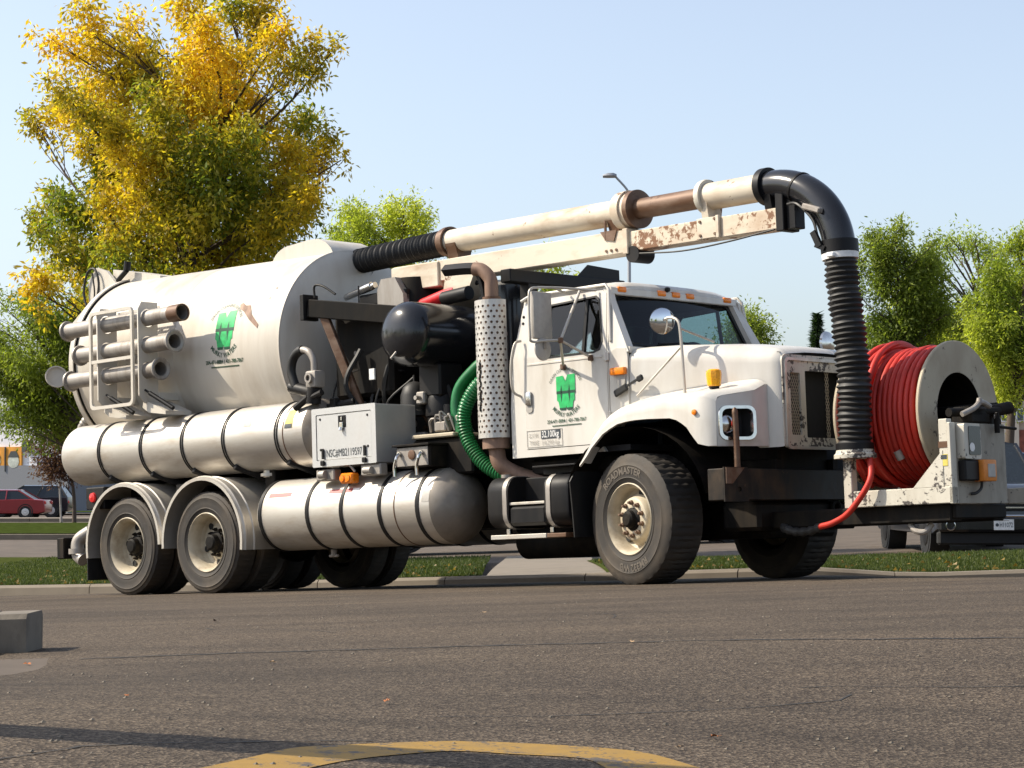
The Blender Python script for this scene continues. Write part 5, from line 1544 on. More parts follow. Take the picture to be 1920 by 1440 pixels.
# ---- kerb behind the truck, verges -----------------------------------------------------
def verge_z(X, Y):
    """surface behind the kerb"""
    k = kerb_y(X)
    base = ground_z(X, k - .02) + .212
    far = CAM_Z - 1.10 + .030 * max(-9, min(8, X)) + .05
    w = float(sstep(k + 1, k + 12, np.float64(Y)))
    return base * (1 - w) + far * w + .02
kerb_far = empty('kerb', (0, 0, 0))
tag(kerb_far, 'long low concrete kerb running behind the truck wheels', 'kerb')
xk = -12.0
while xk < 11.5:
    L = 1.6
    n = 4
    secs = []
    for i in range(n + 1):
        x = xk + .006 + (L - .012) * i / n
        k = kerb_y(x)
        t = V((1, (kerb_y(x + .2) - kerb_y(x - .2)) / .4, 0)).normalized()
        nn = V((-t.y, t.x, 0))
        p = V((x, k, 0))
        g = ground_z(x, k - .02)
        f = lambda d, z: V((p.x + nn.x * d, p.y + nn.y * d, z))
        secs.append([f(0, g - .1), f(.01, g + .185), f(.035, g + .218), f(.17, g + .22), f(.17, g - .1)])
    mkobj('kerb_stone', MB().loft(secs), M['concrete'], kerb_far, 30)
    xk += L

GRASS = []
def verge(name, label, x0, x1, yb, mat=None, front=.165, dx=.25):
    xs_ = np.arange(x0, x1 + 1e-6, dx)
    rows = 14
    vs, fs = [], []
    for x in xs_:
        k = kerb_y(x) + front
        yb_ = yb(x) if callable(yb) else yb
        for j in range(rows):
            y = k + (yb_ - k) * (j / (rows - 1)) ** 1.4
            vs.append((x, y, verge_z(x, y) - .012))
    for i in range(len(xs_) - 1):
        for j in range(rows - 1):
            fs.append((i * rows + j, (i + 1) * rows + j, (i + 1) * rows + j + 1, i * rows + j + 1))
    mb = MB(); mb.add(vs, fs)
    o = mkobj(name, mb, mat or M['soil'], None, 60)
    tag(o, label, kind='structure')
    GRASS.append((o, x0, x1, yb, front))
    return o
verge('verge', 'grass strip behind the kerb at the left', -14, -.3, lambda x: 44 if x < -4 else 36)
verge('verge', 'grass strip behind the kerb at the right', 1.05, 14, lambda x: 30.2)
# concrete path between the two verges
mb = MB()
rows = []
for y in np.linspace(0, 1, 12):
    row = []
    for t in (0, .33, .66, 1):
        xl, xr = -.3, 1.05
        x = xl + (xr - xl) * t
        k = kerb_y(x) + .17
        yy = k + (36 - k) * y
        xx = x + (yy - k) * .02
        row.append((xx, yy, verge_z(x, yy) - .02))
    rows.append(row)
vs = [p for r in rows for p in r]
mb.add(vs, [(j * 4 + i, j * 4 + i + 1, (j + 1) * 4 + i + 1, (j + 1) * 4 + i) for j in range(11) for i in range(3)])
tag(mkobj('path', mb, M['concrete'], None, 60), 'pale concrete path crossing the grass strip behind the truck', kind='structure')

def blades(name, label, n, sample, h=(.03, .075), w=.006, col=((.035, .058, .010), (.085, .105, .022)), lean=.5):
    pts = sample(n)
    n = len(pts)
    hh = rng.uniform(h[0], h[1], n)
    ang = rng.uniform(0, 2 * PI, n)
    dx, dy = np.cos(ang), np.sin(ang)
    la = rng.uniform(0, 2 * PI, n); le = rng.uniform(0, lean, n) * hh
    vs = np.zeros((n, 3, 3))
    vs[:, 0] = pts + np.stack([dx * w, dy * w, np.zeros(n)], 1)
    vs[:, 1] = pts - np.stack([dx * w, dy * w, np.zeros(n)], 1)
    vs[:, 2] = pts + np.stack([np.cos(la) * le, np.sin(la) * le, hh], 1)
    me = bpy.data.meshes.new(name)
    me.vertices.add(n * 3); me.vertices.foreach_set('co', vs.reshape(-1))
    me.loops.add(n * 3); me.loops.foreach_set('vertex_index', np.arange(n * 3, dtype=np.int32))
    me.polygons.add(n); me.polygons.foreach_set('loop_start', np.arange(0, n * 3, 3, dtype=np.int32)); me.polygons.foreach_set('loop_total', np.full(n, 3, dtype=np.int32))
    me.update()
    t = rng.random(n)[:, None]
    c = np.array(col[0]) * (1 - t) + np.array(col[1]) * t
    c4 = np.repeat(np.concatenate([c, np.ones((n, 1))], 1), 3, axis=0)
    at_ = me.color_attributes.new('Col', 'FLOAT_COLOR', 'POINT')
    at_.data.foreach_set('color', c4.reshape(-1))
    me.materials.append(M['grass'])
    o = bpy.data.objects.new(name, me); COL.objects.link(o)
    tag(o, label, 'grass', kind='stuff')
    return o

def leaf_mat(name, transl=.4):
    m, nt, b = new_mat(name)
    at_ = nt.nodes.new('ShaderNodeVertexColor'); at_.layer_name = 'Col'
    nt.links.new(at_.outputs['Color'], b.inputs['Base Color'])
    b.inputs['Roughness'].default_value = .5
    b.inputs['Specular IOR Level'].default_value = .35
    tr = nt.nodes.new('ShaderNodeBsdfTranslucent')
    mul = mixc(nt, 1.0, at_.outputs['Color'], (1.10, 1.18, .6), 'MULTIPLY')
    nt.links.new(mul, tr.inputs['Color'])
    mx = nt.nodes.new('ShaderNodeMixShader'); mx.inputs[0].default_value = transl
    nt.links.new(b.outputs[0], mx.inputs[1]); nt.links.new(tr.outputs[0], mx.inputs[2])
    nt.links.new(mx.outputs[0], nt.nodes['Material Output'].inputs['Surface'])
    return m
M['grass'] = leaf_mat('grass_blades', .3)
M['leaf'] = leaf_mat('leaves', .6)
M['bark'] = weathered('bark', (.075, .055, .04), (.03, .022, .016), .8, .9, scale=12, streak=(1, 1, .2), bmp=.4)

def verge_sampler(x0, x1, yb, front, near_bias=1.5):
    def f(n):
        X = rng.uniform(x0, x1, n)
        K = np.interp(X, KX, KY) + front
        YB = np.array([yb(x) for x in X])
        Y = K + (YB - K) * rng.random(n) ** near_bias
        Z = np.array([verge_z(a, b) for a, b in zip(X, Y)]) - .015
        return np.stack([X, Y, Z], 1)
    return f
blades('grass', 'short green grass on the strip behind the kerb at the left', 40000, verge_sampler(-9.5, -.35, lambda x: 44 if x < -4 else 36, .17), (.02, .05), .009)
blades('grass', 'short green grass on the strip behind the kerb at the right', 40000, verge_sampler(1.1, 9.5, lambda x: 30.2, .17), (.018, .042), .007)

# further roads and medians at the left (receding bands)
def band(name, label, x0, x1, y0, y1, lift, mat, kind='structure'):
    o = sheet(name, list(np.linspace(x0, x1, 18)), list(np.linspace(y0, y1, 6)), lambda x, y: ground_z(x, y) + lift, mat)
    tag(o, label, kind=kind)
    return o
M['turf'] = plain('far_turf', (.036, .050, .012), .95, 0, .45, 3, 0.0)
def kerb_run(label, x0, x1, y, h=.14):
    e = empty('kerb'); tag(e, label, 'kerb')
    n = int((x1 - x0) / 3.0)
    for i in range(n):
        a, b = x0 + 3.0 * i + .01, x0 + 3.0 * (i + 1) - .01
        z = ground_z((a + b) / 2, y)
        mkobj('kerb_stone', MB().b2(a, b, y, y + .16, z - .1, z + h, .015), M['concrete'], e)
    return e
band('median', 'narrow grass median between two roads at the left', -40, 6, 64.2, 84, .16, M['turf'])
kerb_run('concrete kerb along the near side of the median at the left', -31, 5, 64)
kerb_run('concrete kerb along the far side of the car park road at the left', -34, 5, 97.5)
band('pavement', 'pale pavement beside the car park at the left', -45, 8, 97.7, 101, .13, M['concrete'])
band('lawn', 'green lawn in front of the white building at the left', -60, 10, 121, 130, .15, M['turf'])
blades('grass', 'mown grass on the narrow median at the left', 9000, lambda n: np.stack([(lambda X: X)(rng.uniform(-24, -10, n)), rng.uniform(64.3, 84, n), np.full(n, 0.0)], 1) + np.array([0, 0, 1.0]) * 0, (.05, .12), .02) if False else None

# ================================================================== trees
def branch(mb, a, b, r0, r1, wig=.06, n=6, seg=7):
    a, b = V(a), V(b)
    L = (b - a).length
    mid = a.lerp(b, .5) + V((rng.normal() * wig * L, rng.normal() * wig * L, abs(rng.normal()) * wig * L))
    P = catmull([a, mid, b], n)
    mb.path(P, [r0 + (r1 - r0) * i / (len(P) - 1) for i in range(len(P))], seg)
    return P

def tree(name, label, base, lobes, nleaf, size, colf, trunk_r=.13, fork=.35, group=None, cat='tree', narrow=.34, clump=.26, droop=.35, trunks=1):
    base = V(base)
    e = empty(name, base)
    tag(e, label, cat, group)
    lob = [(V(l[:3]) - base, l[3]) for l in lobes]
    cz = [l[0].z for l in lob]
    top = max(lob, key=lambda l: l[0].z)[0]
    cen = sum((l[0] for l in lob), V((0, 0, 0))) / len(lob)
    h = top.z
    mb = MB()
    spine = catmull([V((0, 0, -.2)), V((cen.x * .12, cen.y * .1, h * .3)), V((cen.x * .6, cen.y * .4, h * .6)), V((top.x * .8, top.y * .8, h * .92))], 8)
    mb.path(spine, [trunk_r * (1 - .85 * i / (len(spine) - 1)) for i in range(len(spine))], 10)
    twigs = []
    for c, r in lob:
        # limb from the spine up to the lobe
        cand = [p for p in spine if p.z < c.z - .25 * r and p.z > h * fork * .7]
        hd = math.hypot(c.x, c.y)
        s = min(cand, key=lambda p: abs(p.z - (c.z - .85 * hd - .2 * r))) if cand else spine[max(2, int(len(spine) * fork))]
        P = branch(mb, s, c, trunk_r * .20, trunk_r * .06, .07)
        for k in range(6):
            d = V(rng.normal(size=3)); d.normalize()
            d.z = abs(d.z) * .6 + .1
            q = c + d * r * .8
            branch(mb, P[int(len(P) * rng.uniform(.5, .95))], q, trunk_r * .06, trunk_r * .02, .08, 3, 5)
    mkobj('trunk', mb, M['bark'], e, 60)
    # leaves: clumps spread through each lobe's volume
    w = np.array([r ** 2.2 for c, r in lob]); w /= w.sum()
    per = 26
    nc = max(8, nleaf // per)
    li = rng.choice(len(lob), nc, p=w)
    C = np.array([list(c) for c, r in lob])[li]
    Rr = np.array([r for c, r in lob])[li]
    # each lobe is a spray along its limb: full at the base, thinning to the tip
    ax_ = np.array([list((c - V((cen.x * .3, cen.y * .3, c.z - .35 * h))).normalized()) for c, r in lob])
    ax_ += rng.normal(size=ax_.shape) * .25; ax_[:, 2] += .15
    ax_ /= np.linalg.norm(ax_, axis=1)[:, None]
    tt = rng.uniform(-.95, 1.25, nc)
    lat = rng.normal(size=(nc, 3)) * (Rr * (.50 - .26 * np.clip(tt, 0, 1.25)))[:, None]
    cc = C + ax_[li] * (Rr * tt)[:, None] + lat
    idx = np.repeat(np.arange(nc), per)
    n = len(idx)
    o = rng.normal(size=(n, 3)) * clump * (Rr[idx] / np.mean(Rr))[:, None] ** .3
    P = cc[idx] + o
    dirv = rng.normal(size=(n, 3)) + o / clump * .5
    dirv[:, 2] -= droop * 2
    dirv /= np.linalg.norm(dirv, axis=1)[:, None]
    up = rng.normal(size=(n, 3))
    side = np.cross(dirv, up); side /= np.linalg.norm(side, axis=1)[:, None] + 1e-9
    nr = np.cross(side, dirv)
    L = size * rng.uniform(.65, 1.25, n)[:, None]
    W = L * narrow
    vs = np.zeros((n, 4, 3))
    vs[:, 0] = P
    vs[:, 1] = P + dirv * L * .45 + side * W * .5 + nr * W * .18
    vs[:, 2] = P + dirv * L
    vs[:, 3] = P + dirv * L * .45 - side * W * .5 + nr * W * .18
    me = bpy.data.meshes.new('crown')
    me.vertices.add(n * 4); me.vertices.foreach_set('co', vs.reshape(-1))
    me.loops.add(n * 4); me.loops.foreach_set('vertex_index', np.arange(n * 4, dtype=np.int32))
    me.polygons.add(n); me.polygons.foreach_set('loop_start', np.arange(0, n * 4, 4, dtype=np.int32)); me.polygons.foreach_set('loop_total', np.full(n, 4, dtype=np.int32))
    me.update()
    col = colf(cc, li, nc)[idx]
    col = col * rng.uniform(.75, 1.25, (n, 1))
    c4 = np.repeat(np.concatenate([np.clip(col, 0, 1), np.ones((n, 1))], 1), 4, axis=0)
    a_ = me.color_attributes.new('Col', 'FLOAT_COLOR', 'POINT')
    a_.data.foreach_set('color', c4.reshape(-1))
    me.materials.append(M['leaf'])
    cr_ = bpy.data.objects.new('crown', me); COL.objects.link(cr_); cr_.parent = e
    return e

def mixcol(a, b, pf):
    def f(cc, li, nc):
        t = np.clip(pf(cc) + rng.normal(size=nc) * .16, 0, 1)[:, None]
        return np.array(a) * (1 - t) + np.array(b) * t
    return f
def px_lobes(L, Y, spread, shrink=1.0):
    out = []
    for (u, v, r) in L:
        y = Y + rng.uniform(-spread, spread)
        p = at(u, v, y)
        out.append((p.x, p.y, p.z, r * y / 4000.0 * shrink))
    return out
# the big yellowing tree ------------------------------------------------------
YT = 37.0
L = [(110, 85, 45), (165, 60, 55), (200, 130, 70), (250, 60, 45), (130, 215, 60), (70, 235, 30), (190, 215, 70), (255, 170, 60), (350, 45, 50), (385, 95, 60), (430, 30, 50), (490, 15, 45), (460, 85, 60), (510, 90, 50), (570, 115, 48), (620, 100, 26), (545, 150, 45), (300, 170, 70), (360, 170, 70), (430, 180, 70), (330, 250, 80), (250, 280, 70), (410, 270, 80), (490, 260, 65), (560, 270, 60), (610, 290, 40), (640, 300, 22), (160, 280, 26), (210, 350, 70), (290, 360, 85), (380, 360, 90), (460, 350, 85), (530, 345, 70), (575, 340, 40), (120, 400, 50), (80, 420, 35), (170, 430, 70), (250, 450, 90), (340, 460, 95), (430, 440, 90), (510, 420, 70), (560, 400, 50), (110, 480, 55), (60, 530, 32), (160, 510, 70), (230, 530, 80), (320, 540, 90), (410, 530, 90), (490, 490, 80), (90, 560, 40), (340, 620, 100), (220, 620, 90), (450, 600, 80), (300, 250, 70), (390, 330, 80)]
rt_ = np.random.default_rng(21)
for k in range(24):            # inner clumps that fill the middle of the crown
    u_ = rt_.normal(340, 120); v_ = rt_.uniform(90, 590)
    if abs(u_ - 340) < 215 and not (v_ < 160 and 265 < u_ < 315):
        L.append((u_, v_, rt_.uniform(30, 62)))
lobes = px_lobes(L, YT, 1.9, .84)
bt = at(390, 1000, YT); bt.z = verge_z(bt.x, bt.y)
def yellowness(cc):
    z = cc[:, 2]
    nz = np.sin(cc[:, 0] * 2.1 + 1) * np.sin(cc[:, 2] * 1.7) * .30 + np.sin(cc[:, 1] * 1.9 + cc[:, 2]) * .15
    return .02 + .098 * (z - 2.5) + nz * 1.2
tree('yellowing_ash_tree', 'tall tree with yellow and green autumn leaves behind the tank', bt, lobes, 98000, .114, mixcol((.17, .225, .035), (.84, .55, .035), yellowness), .17, .3, narrow=.40, clump=.105)

# other trees ------------------------------------------------------------------
def auto_lobes(cx, cy, w, h, n, Y, spread, sd):
    """rounded crown: lobes scattered inside an upright oval, given in photo pixels at depth Y"""
    r_ = np.random.default_rng(sd)
    out = []
    for k in range(n):
        a = r_.uniform(0, 2 * PI); q = r_.random() ** .5 * .86
        out.append((cx + w / 2 * q * math.cos(a), cy + h / 2 * q * math.sin(a), min(w, h) * r_.uniform(.06, .15)))
    for k in range(n // 2):                # leading shoots that break the outline
        a = r_.uniform(-PI * 1.05, PI * .05)
        q = r_.uniform(.84, 1.08)
        out.append((cx + w / 2 * q * math.cos(a), cy + h / 2 * q * math.sin(a), min(w, h) * r_.uniform(.04, .075)))
    return px_lobes(out, Y, spread)
GREEN = mixcol((.12, .175, .033), (.32, .365, .058), lambda c: np.full(len(c), .45) + .2 * np.sin(c[:, 0] * 1.3 + c[:, 2]))
LIME = mixcol((.23, .30, .05), (.58, .59, .08), lambda c: np.full(len(c), .42) + .3 * np.sin(c[:, 0] * .9 + c[:, 2] * .8))
PURPLE = mixcol((.075, .035, .035), (.20, .11, .09), lambda c: np.full(len(c), .4))
def ptree(name, label, cx, cy, w, h, Y, n, nl, size, colf, sd, basepx=None, grp='green trees in the background', **k):
    b = at(basepx or cx, 950, Y); b.z = ground_z(b.x, b.y) if Y > 46 else verge_z(b.x, b.y)
    return tree(name, label, b, auto_lobes(cx, cy, w, h, n, Y, w * Y / 4000 * .22, sd), nl, size, colf, group=grp, **k)
ptree('leafy_tree', 'bushy green tree at the left edge, under the yellow tree', 70, 690, 280, 300, 47, 26, 40800, 0.107, GREEN, 1, 260, trunk_r=.12, clump=.13)
ptree('leafy_tree', 'light green tree seen between the tank hood and the boom hose', 735, 500, 240, 250, 62, 26, 34000, 0.131, LIME, 2, trunk_r=.13, clump=.16)
ptree('leafy_tree', 'light green tree half hidden under the boom beam, behind the cab', 1000, 590, 190, 210, 64, 18, 20400, 0.131, LIME, 3, trunk_r=.12, clump=.16)
ptree('leafy_tree', 'dark green tree seen through the side window behind the cab', 1130, 680, 260, 190, 60, 20, 20400, 0.123, GREEN, 4, trunk_r=.12, clump=.16)
ptree('leafy_tree', 'small round green tree just right of the windscreen', 1395, 660, 85, 140, 80, 12, 8500, 0.164, GREEN, 5, trunk_r=.10, clump=.3)
ptree('leafy_tree', 'slender green tree standing right of the black suction hose', 1690, 570, 165, 300, 52, 24, 27200, 0.115, GREEN, 6, 1672, trunk_r=.10, clump=.13)
ptree('leafy_tree', 'broad light green tree behind the hose reel', 1815, 640, 270, 360, 56, 40, 46000, 0.115, LIME, 7, 1880, trunk_r=.16, clump=.14)
ptree('leafy_tree', 'light green tree cut off by the right edge of the view', 1930, 610, 220, 340, 50, 28, 34000, 0.115, LIME, 8, 1890, trunk_r=.15, clump=.13)
ptree('purple_tree', 'small purple leaved tree in front of the white building', 118, 845, 110, 105, 88, 14, 15300, 0.164, PURPLE, 9, 140, None, trunk_r=.10, clump=.3)
ptree('leafy_tree', 'dark green tree behind the red reel at its lower left', 1640, 690, 60, 90, 90, 8, 3000, .22, GREEN, 12, trunk_r=.1, clump=.3)
for k, (x_, y_, h_) in enumerate(((-30, 2, 7.5), (-33, 10, 8.5), (-29, 17, 7), (-34, 24, 9), (-31, 32, 7.5), (-14, -24, 8), (-3, -28, 9), (9, -25, 8))):
    r_ = np.random.default_rng(60 + k)
    g0 = ground_z(x_, y_)
    lb = [(x_ + r_.normal() * 1.3, y_ + r_.normal() * 1.3, g0 + h_ * r_.uniform(.38, .95), r_.uniform(.7, 1.2)) for _ in range(14)]
    tree('leafy_tree', 'green tree outside the view, seen only as a reflection in glass and paint', (x_, y_, g0), lb, 5000, .30, GREEN, .16, .3, group='trees outside the view', clump=.35)
# spruce
def spruce(label, px, top, bot, Y):
    b = at(px, bot, Y); b.z = ground_z(b.x, b.y); t = at(px, top, Y)
    H = t.z - b.z
    e = empty('spruce_tree', b); tag(e, label, 'tree')
    mkobj('trunk', MB().path([(0, 0, 0), (0, 0, H * .6), (0, 0, H)], [.12, .07, .01], 8), M['bark'], e)
    n = 9000
    z = H * (.08 + .92 * rng.random(n) ** 1.25)
    lay = (np.sin(z * 9.0) * .5 + .5) * .35 + .65
    rr = (H - z) / H * H * .24 * lay * rng.random(n) ** .5
    a = rng.uniform(0, 2 * PI, n)
    P = np.stack([rr * np.cos(a), rr * np.sin(a), z - rr * .25], 1)
    d = np.stack([np.cos(a), np.sin(a), rng.uniform(-.6, .3, n)], 1) + rng.normal(size=(n, 3)) * .3
    d /= np.linalg.norm(d, axis=1)[:, None]
    s = np.cross(d, rng.normal(size=(n, 3))); s /= np.linalg.norm(s, axis=1)[:, None]
    vs = np.zeros((n, 3, 3)); vs[:, 0] = P - s * .035; vs[:, 1] = P + s * .035; vs[:, 2] = P + d * rng.uniform(.15, .38, n)[:, None]
    me = bpy.data.meshes.new('crown')
    me.vertices.add(n * 3); me.vertices.foreach_set('co', vs.reshape(-1))
    me.loops.add(n * 3); me.loops.foreach_set('vertex_index', np.arange(n * 3, dtype=np.int32))
    me.polygons.add(n); me.polygons.foreach_set('loop_start', np.arange(0, n * 3, 3, dtype=np.int32)); me.polygons.foreach_set('loop_total', np.full(n, 3, dtype=np.int32))
    me.update()
    c = np.array([.022, .042, .020]) * rng.uniform(.6, 1.5, (n, 1))
    a_ = me.color_attributes.new('Col', 'FLOAT_COLOR', 'POINT')
    a_.data.foreach_set('color', np.repeat(np.concatenate([c, np.ones((n, 1))], 1), 3, axis=0).reshape(-1))
    me.materials.append(M['leaf'])
    c_ = bpy.data.objects.new('crown', me); COL.objects.link(c_); c_.parent = e
spruce('dark pointed spruce between the hood and the black suction hose', 1535, 588, 930, 95)

# ================================================================== street furniture
def lamp_post():
    Y = 95
    b = at(1181, 930, Y); b.z = ground_z(b.x, b.y)
    t = at(1181, 357, Y)
    H = t.z - b.z
    e = empty('street_lamp', b); tag(e, 'tall grey street lamp rising behind the boom', 'street lamp')
    m = plain('lamp_metal', (.35, .36, .38), .45, .4)
    mkobj('pole', MB().path([(0, 0, 0), (0, 0, H)], [.11, .07], 12), m, e)
    tip = at(1152, 329, Y) - b
    mkobj('arm', MB().path(catmull([(0, 0, H - .3), (-.1, 0, H + .05), tip], 6), .05, 8), m, e)
    hd = mkobj('lamp_head', MB().loft([[V((tip.x + x, yy, tip.z + zz)) for yy, zz in ((-w, -.02), (-w * .7, h), (w * .7, h), (w, -.02), (w * .6, -.10), (-w * .6, -.10))] for x, w, h in ((.10, .08, .05), (-.05, .18, .10), (-.30, .20, .09), (-.52, .10, .02))]), m, e)
    return e
lamp_post()
b = at(115, 962, 92); b.z = ground_z(b.x, b.y)
sp = empty('sign_post', b); tag(sp, 'thin grey metal post leaning slightly beside the parked cars at the left', 'post')
mkobj('post', MB().path([(0, 0, 0), (-.12, 0, 2.25)], .045, 8), M['steel'], sp)
mkobj('post_sleeve', MB().path([(0, 0, 0), (-.01, 0, .25)], .065, 8), M['steel'], sp)
# unseen post added outside the left edge to cast the foreground shadow
q = ground_px(10, 1371)
SHX = -2.1
sl = (q.x - SHX)
off = sun_dir.y / sun_dir.x
pb = V((SHX, q.y + off * (SHX - q.x), 0)); pb.z = ground_z(pb.x, pb.y)
lp = empty('shadow_post', pb); tag(lp, 'added thick post, unseen outside the left edge, casting the shadow over the foreground', 'post')
hgt = 2.2
mkobj('pole', MB().path([(0, 0, -.1), (0, 0, hgt)], [.135, .125], 20), M['steel'], lp)
mkobj('base', MB().lathe([(0, .25), (.25, .25), (.27, .2), (.27, 0)], (0, 0, 0), (0, 0, 1), 20), M['concrete'], lp)

# ================================================================== buildings
def wall_building(label, x0, x1, Y, z0, z1, depth):
    pass
m_white = weathered('stucco_white', (.80, .80, .84), (.40, .40, .42), .3, .8, scale=.6, bmp=0)
m_grey = plain('base_grey', (.20, .21, .23), .8)
m_cream = plain('stucco_cream', (.60, .52, .42), .85, 0, .08, .5)
m_dark = plain('window_dark', (.06, .075, .09), .1)
a0, a1 = at(-160, 925, 135), at(152, 925, 135)
gz = ground_z(-30, 135)
zt = at(0, 770, 135).z
wb = empty('shop_building', ((a0.x + a1.x) / 2, 135, gz)); tag(wb, 'white shop building with orange window posters at the left edge', 'building')
def bpart(name, x0, x1, y0, y1, z0, z1, mat, par, o):
    return mkobj(name, MB().b2(x0 - o.x, x1 - o.x, y0 - o.y, y1 - o.y, z0 - o.z, z1 - o.z), mat, par)
O = wb.location
bpart('wall', a0.x, a1.x, 135, 150, gz - .5, zt, m_white, wb, O)
bpart('cornice', a0.x - .2, a1.x + .2, 134.7, 150, zt, zt + .3, m_white, wb, O)
bpart('plinth', a0.x, a1.x + .04, 134.85, 150, gz - .5, at(0, 873, 135).z, m_grey, wb, O)
m_or = plain('orange_poster', (.70, .30, .03), .6, 0, .35, 1.2)
m_print = plain('poster_print', (.42, .45, .40), .6, 0, .5, 2)
m_printd = plain('poster_print_dark', (.05, .06, .06), .6)
for u0, u1 in ((-70, -33), (-28, 12), (16, 50)):
    p0, p1 = at(u0, 838, 134.9), at(u1, 884, 134.9)
    w_ = bpart('window', p0.x, p1.x, 134.86, 135.02, p1.z, p0.z, m_or, wb, O)
    mid = (p0 + p1) / 2
    mkobj('poster_print', MB().plate(circ(mid.x - O.x, mid.z - O.z - .15, .42, 14), [], lambda u, v: (u, 134.84 - O.y, v), V((0, .012, 0))), m_print, w_)
    mkobj('poster_print', MB().plate([(mid.x - O.x - .42, mid.z - O.z + .1), (mid.x - O.x + .42, mid.z - O.z + .1), (mid.x - O.x + .2, mid.z - O.z + .5), (mid.x - O.x - .2, mid.z - O.z + .5)], [], lambda u, v: (u, 134.835 - O.y, v), V((0, .012, 0))), m_printd, w_)
    bpart('window_frame', p0.x - .06, p0.x - .005, 134.8, 135, p1.z, p0.z, m_printd, wb, O)
p0, p1 = at(58, 826, 134.8), at(68, 848, 134.8)
bpart('wall_lamp', p0.x, p1.x, 134.5, 135, p1.z, p0.z, m_printd, wb, O)
wb.rotation_euler = (0, 0, -.38)
# right building
a0, a1 = at(1780, 925, 170), at(2080, 925, 170)
gz = ground_z(8, 170)
rb = empty('apartment_building', ((a0.x + a1.x) / 2, 170, gz)); tag(rb, 'cream apartment block behind the trees at the right edge', 'building')
O = rb.location
bpart('wall', a0.x, a1.x, 170, 185, gz - 1, at(0, 690, 170).z, m_cream, rb, O)
bpart('bay', at(1870, 0, 169).x, at(1902, 0, 169).x, 169.2, 170.5, gz, at(0, 700, 169).z, m_cream, rb, O)
m_brick = plain('brick_red', (.28, .09, .06), .85, 0, .3, 3)
bpart('base_course', a0.x - .1, a1.x, 169.8, 171, gz - 1, at(0, 806, 170).z, m_brick, rb, O)
bpart('roof', a0.x - .6, a1.x + .6, 169, 186, at(0, 690, 170).z, at(0, 682, 170).z, m_grey, rb, O)
for u in (1800, 1840, 1880, 1908, 1935):
    for v in (715, 768):
        p0, p1 = at(u, v, 169), at(u + 11, v + 20, 169)
        w_ = bpart('window', p0.x, p1.x, 169.05, 170.3, p1.z, p0.z, m_dark, rb, O)
        bpart('window_frame', p0.x - .12, p1.x + .12, 169.15, 170.28, p1.z - .12, p0.z + .12, m_white, w_, O)

# ================================================================== cars
def car(name, label, loc, rz, paint_mat, prof, green, W=1.8, wheel_r=.33, wx=(-1.35, 1.35), group=None, cat='car', lamps=True, L=4.6, hub='boxalu'):
    """side profile in x (forward) / z; lofted across the width with rounded shoulders"""
    e = empty(name, loc, rz)
    tag(e, label, cat, group)
    hw = W / 2
    cx = sum(p[0] for p in prof) / len(prof); cz = .62
    def sec(y, k):
        return [V((cx + (p[0] - cx) * (1 - .02 * k), y, cz + (p[1] - cz) * (1 - .10 * k))) for p in prof]
    mkobj('body', MB().loft([sec(-hw, 1), sec(-hw + .03, .45), sec(-hw + .12, 0), sec(hw - .12, 0), sec(hw - .03, .45), sec(hw, 1)]), paint_mat, e, 30)
    zb, zt_ = green[0][1], green[1][1]
    # cabin: bottom outline wide, top narrower
    (xb0, _), (xt0, _), (xt1, _), (xb1, _) = green
    bot = [V((xb0, -hw + .06, zb)), V((xb1, -hw + .06, zb)), V((xb1, hw - .06, zb)), V((xb0, hw - .06, zb))]
    top = [V((xt0, -hw + .24, zt_)), V((xt1, -hw + .24, zt_)), V((xt1, hw - .24, zt_)), V((xt0, hw - .24, zt_))]
    mkobj('cabin_glass', MB().loft([bot, top]), M['carglass'], e, 20)
    rb_ = [V((p.x, p.y, p.z)) for p in top]
    mkobj('roof', MB().loft([[V((p.x * 1.0, p.y * 1.04, zt_ - .035)) for p in top], [V((p.x, p.y * 1.03, zt_ + .01)) for p in top], [V((cx + (p.x - cx) * .86, p.y * .80, zt_ + .045)) for p in top]]), paint_mat, e, 30)
    for s in (-1, 1):
        for (xa, za, xc, zc_) in ((xb0, zb, xt0, zt_), (xb1, zb, xt1, zt_), ((xb0 + xb1) / 2 - .05, zb, (xt0 + xt1) / 2 - .05, zt_)):
            mkobj('pillar', MB().bar((xa, s * (hw - .055), za), (xc, s * (hw - .235), zc_), .05, .07), paint_mat, e)
        for x in wx:
            t_ = mkobj('wheel', MB().lathe([(0, .0), (0, wheel_r * .6), (.0, wheel_r * .64), (-.01, wheel_r * .9), (.03, wheel_r), (.18, wheel_r), (.2, wheel_r * .6), (.2, 0)], (x, s * hw, wheel_r), (0, -s, 0), 28), M['rubber'], e)
            mkobj('hubcap', MB().lathe([(-.012, 0), (-.02, wheel_r * .2), (-.012, wheel_r * .55), (.01, wheel_r * .62)], (x, s * hw, wheel_r), (0, -s, 0), 10), M[hub], t_, 10)
            mkobj('wheel_arch', MB().lathe([(-.004, wheel_r * 1.0), (-.004, wheel_r * 1.16), (.3, wheel_r * 1.16)], (x, s * hw, wheel_r + .02), (0, -s, 0), 28), M['gap'], e)
        mkobj('door_mirror', MB().box((xb1 - .25, s * (hw + .06), zb + .06), (.12, .18, .12), .03, None, 2), paint_mat, e)
        if lamps:
            x1 = max(p[0] for p in prof); x0 = min(p[0] for p in prof)
            mkobj('headlight', MB().box((x1 - .10, s * (hw - .22), .72), (.18, .34, .13), .03, None, 2), M['chrome'], e)
            mkobj('tail_light', MB().box((x0 + .08, s * (hw - .16), .80), (.16, .26, .16), .03, None, 2), M['redlens'], e)
    return e
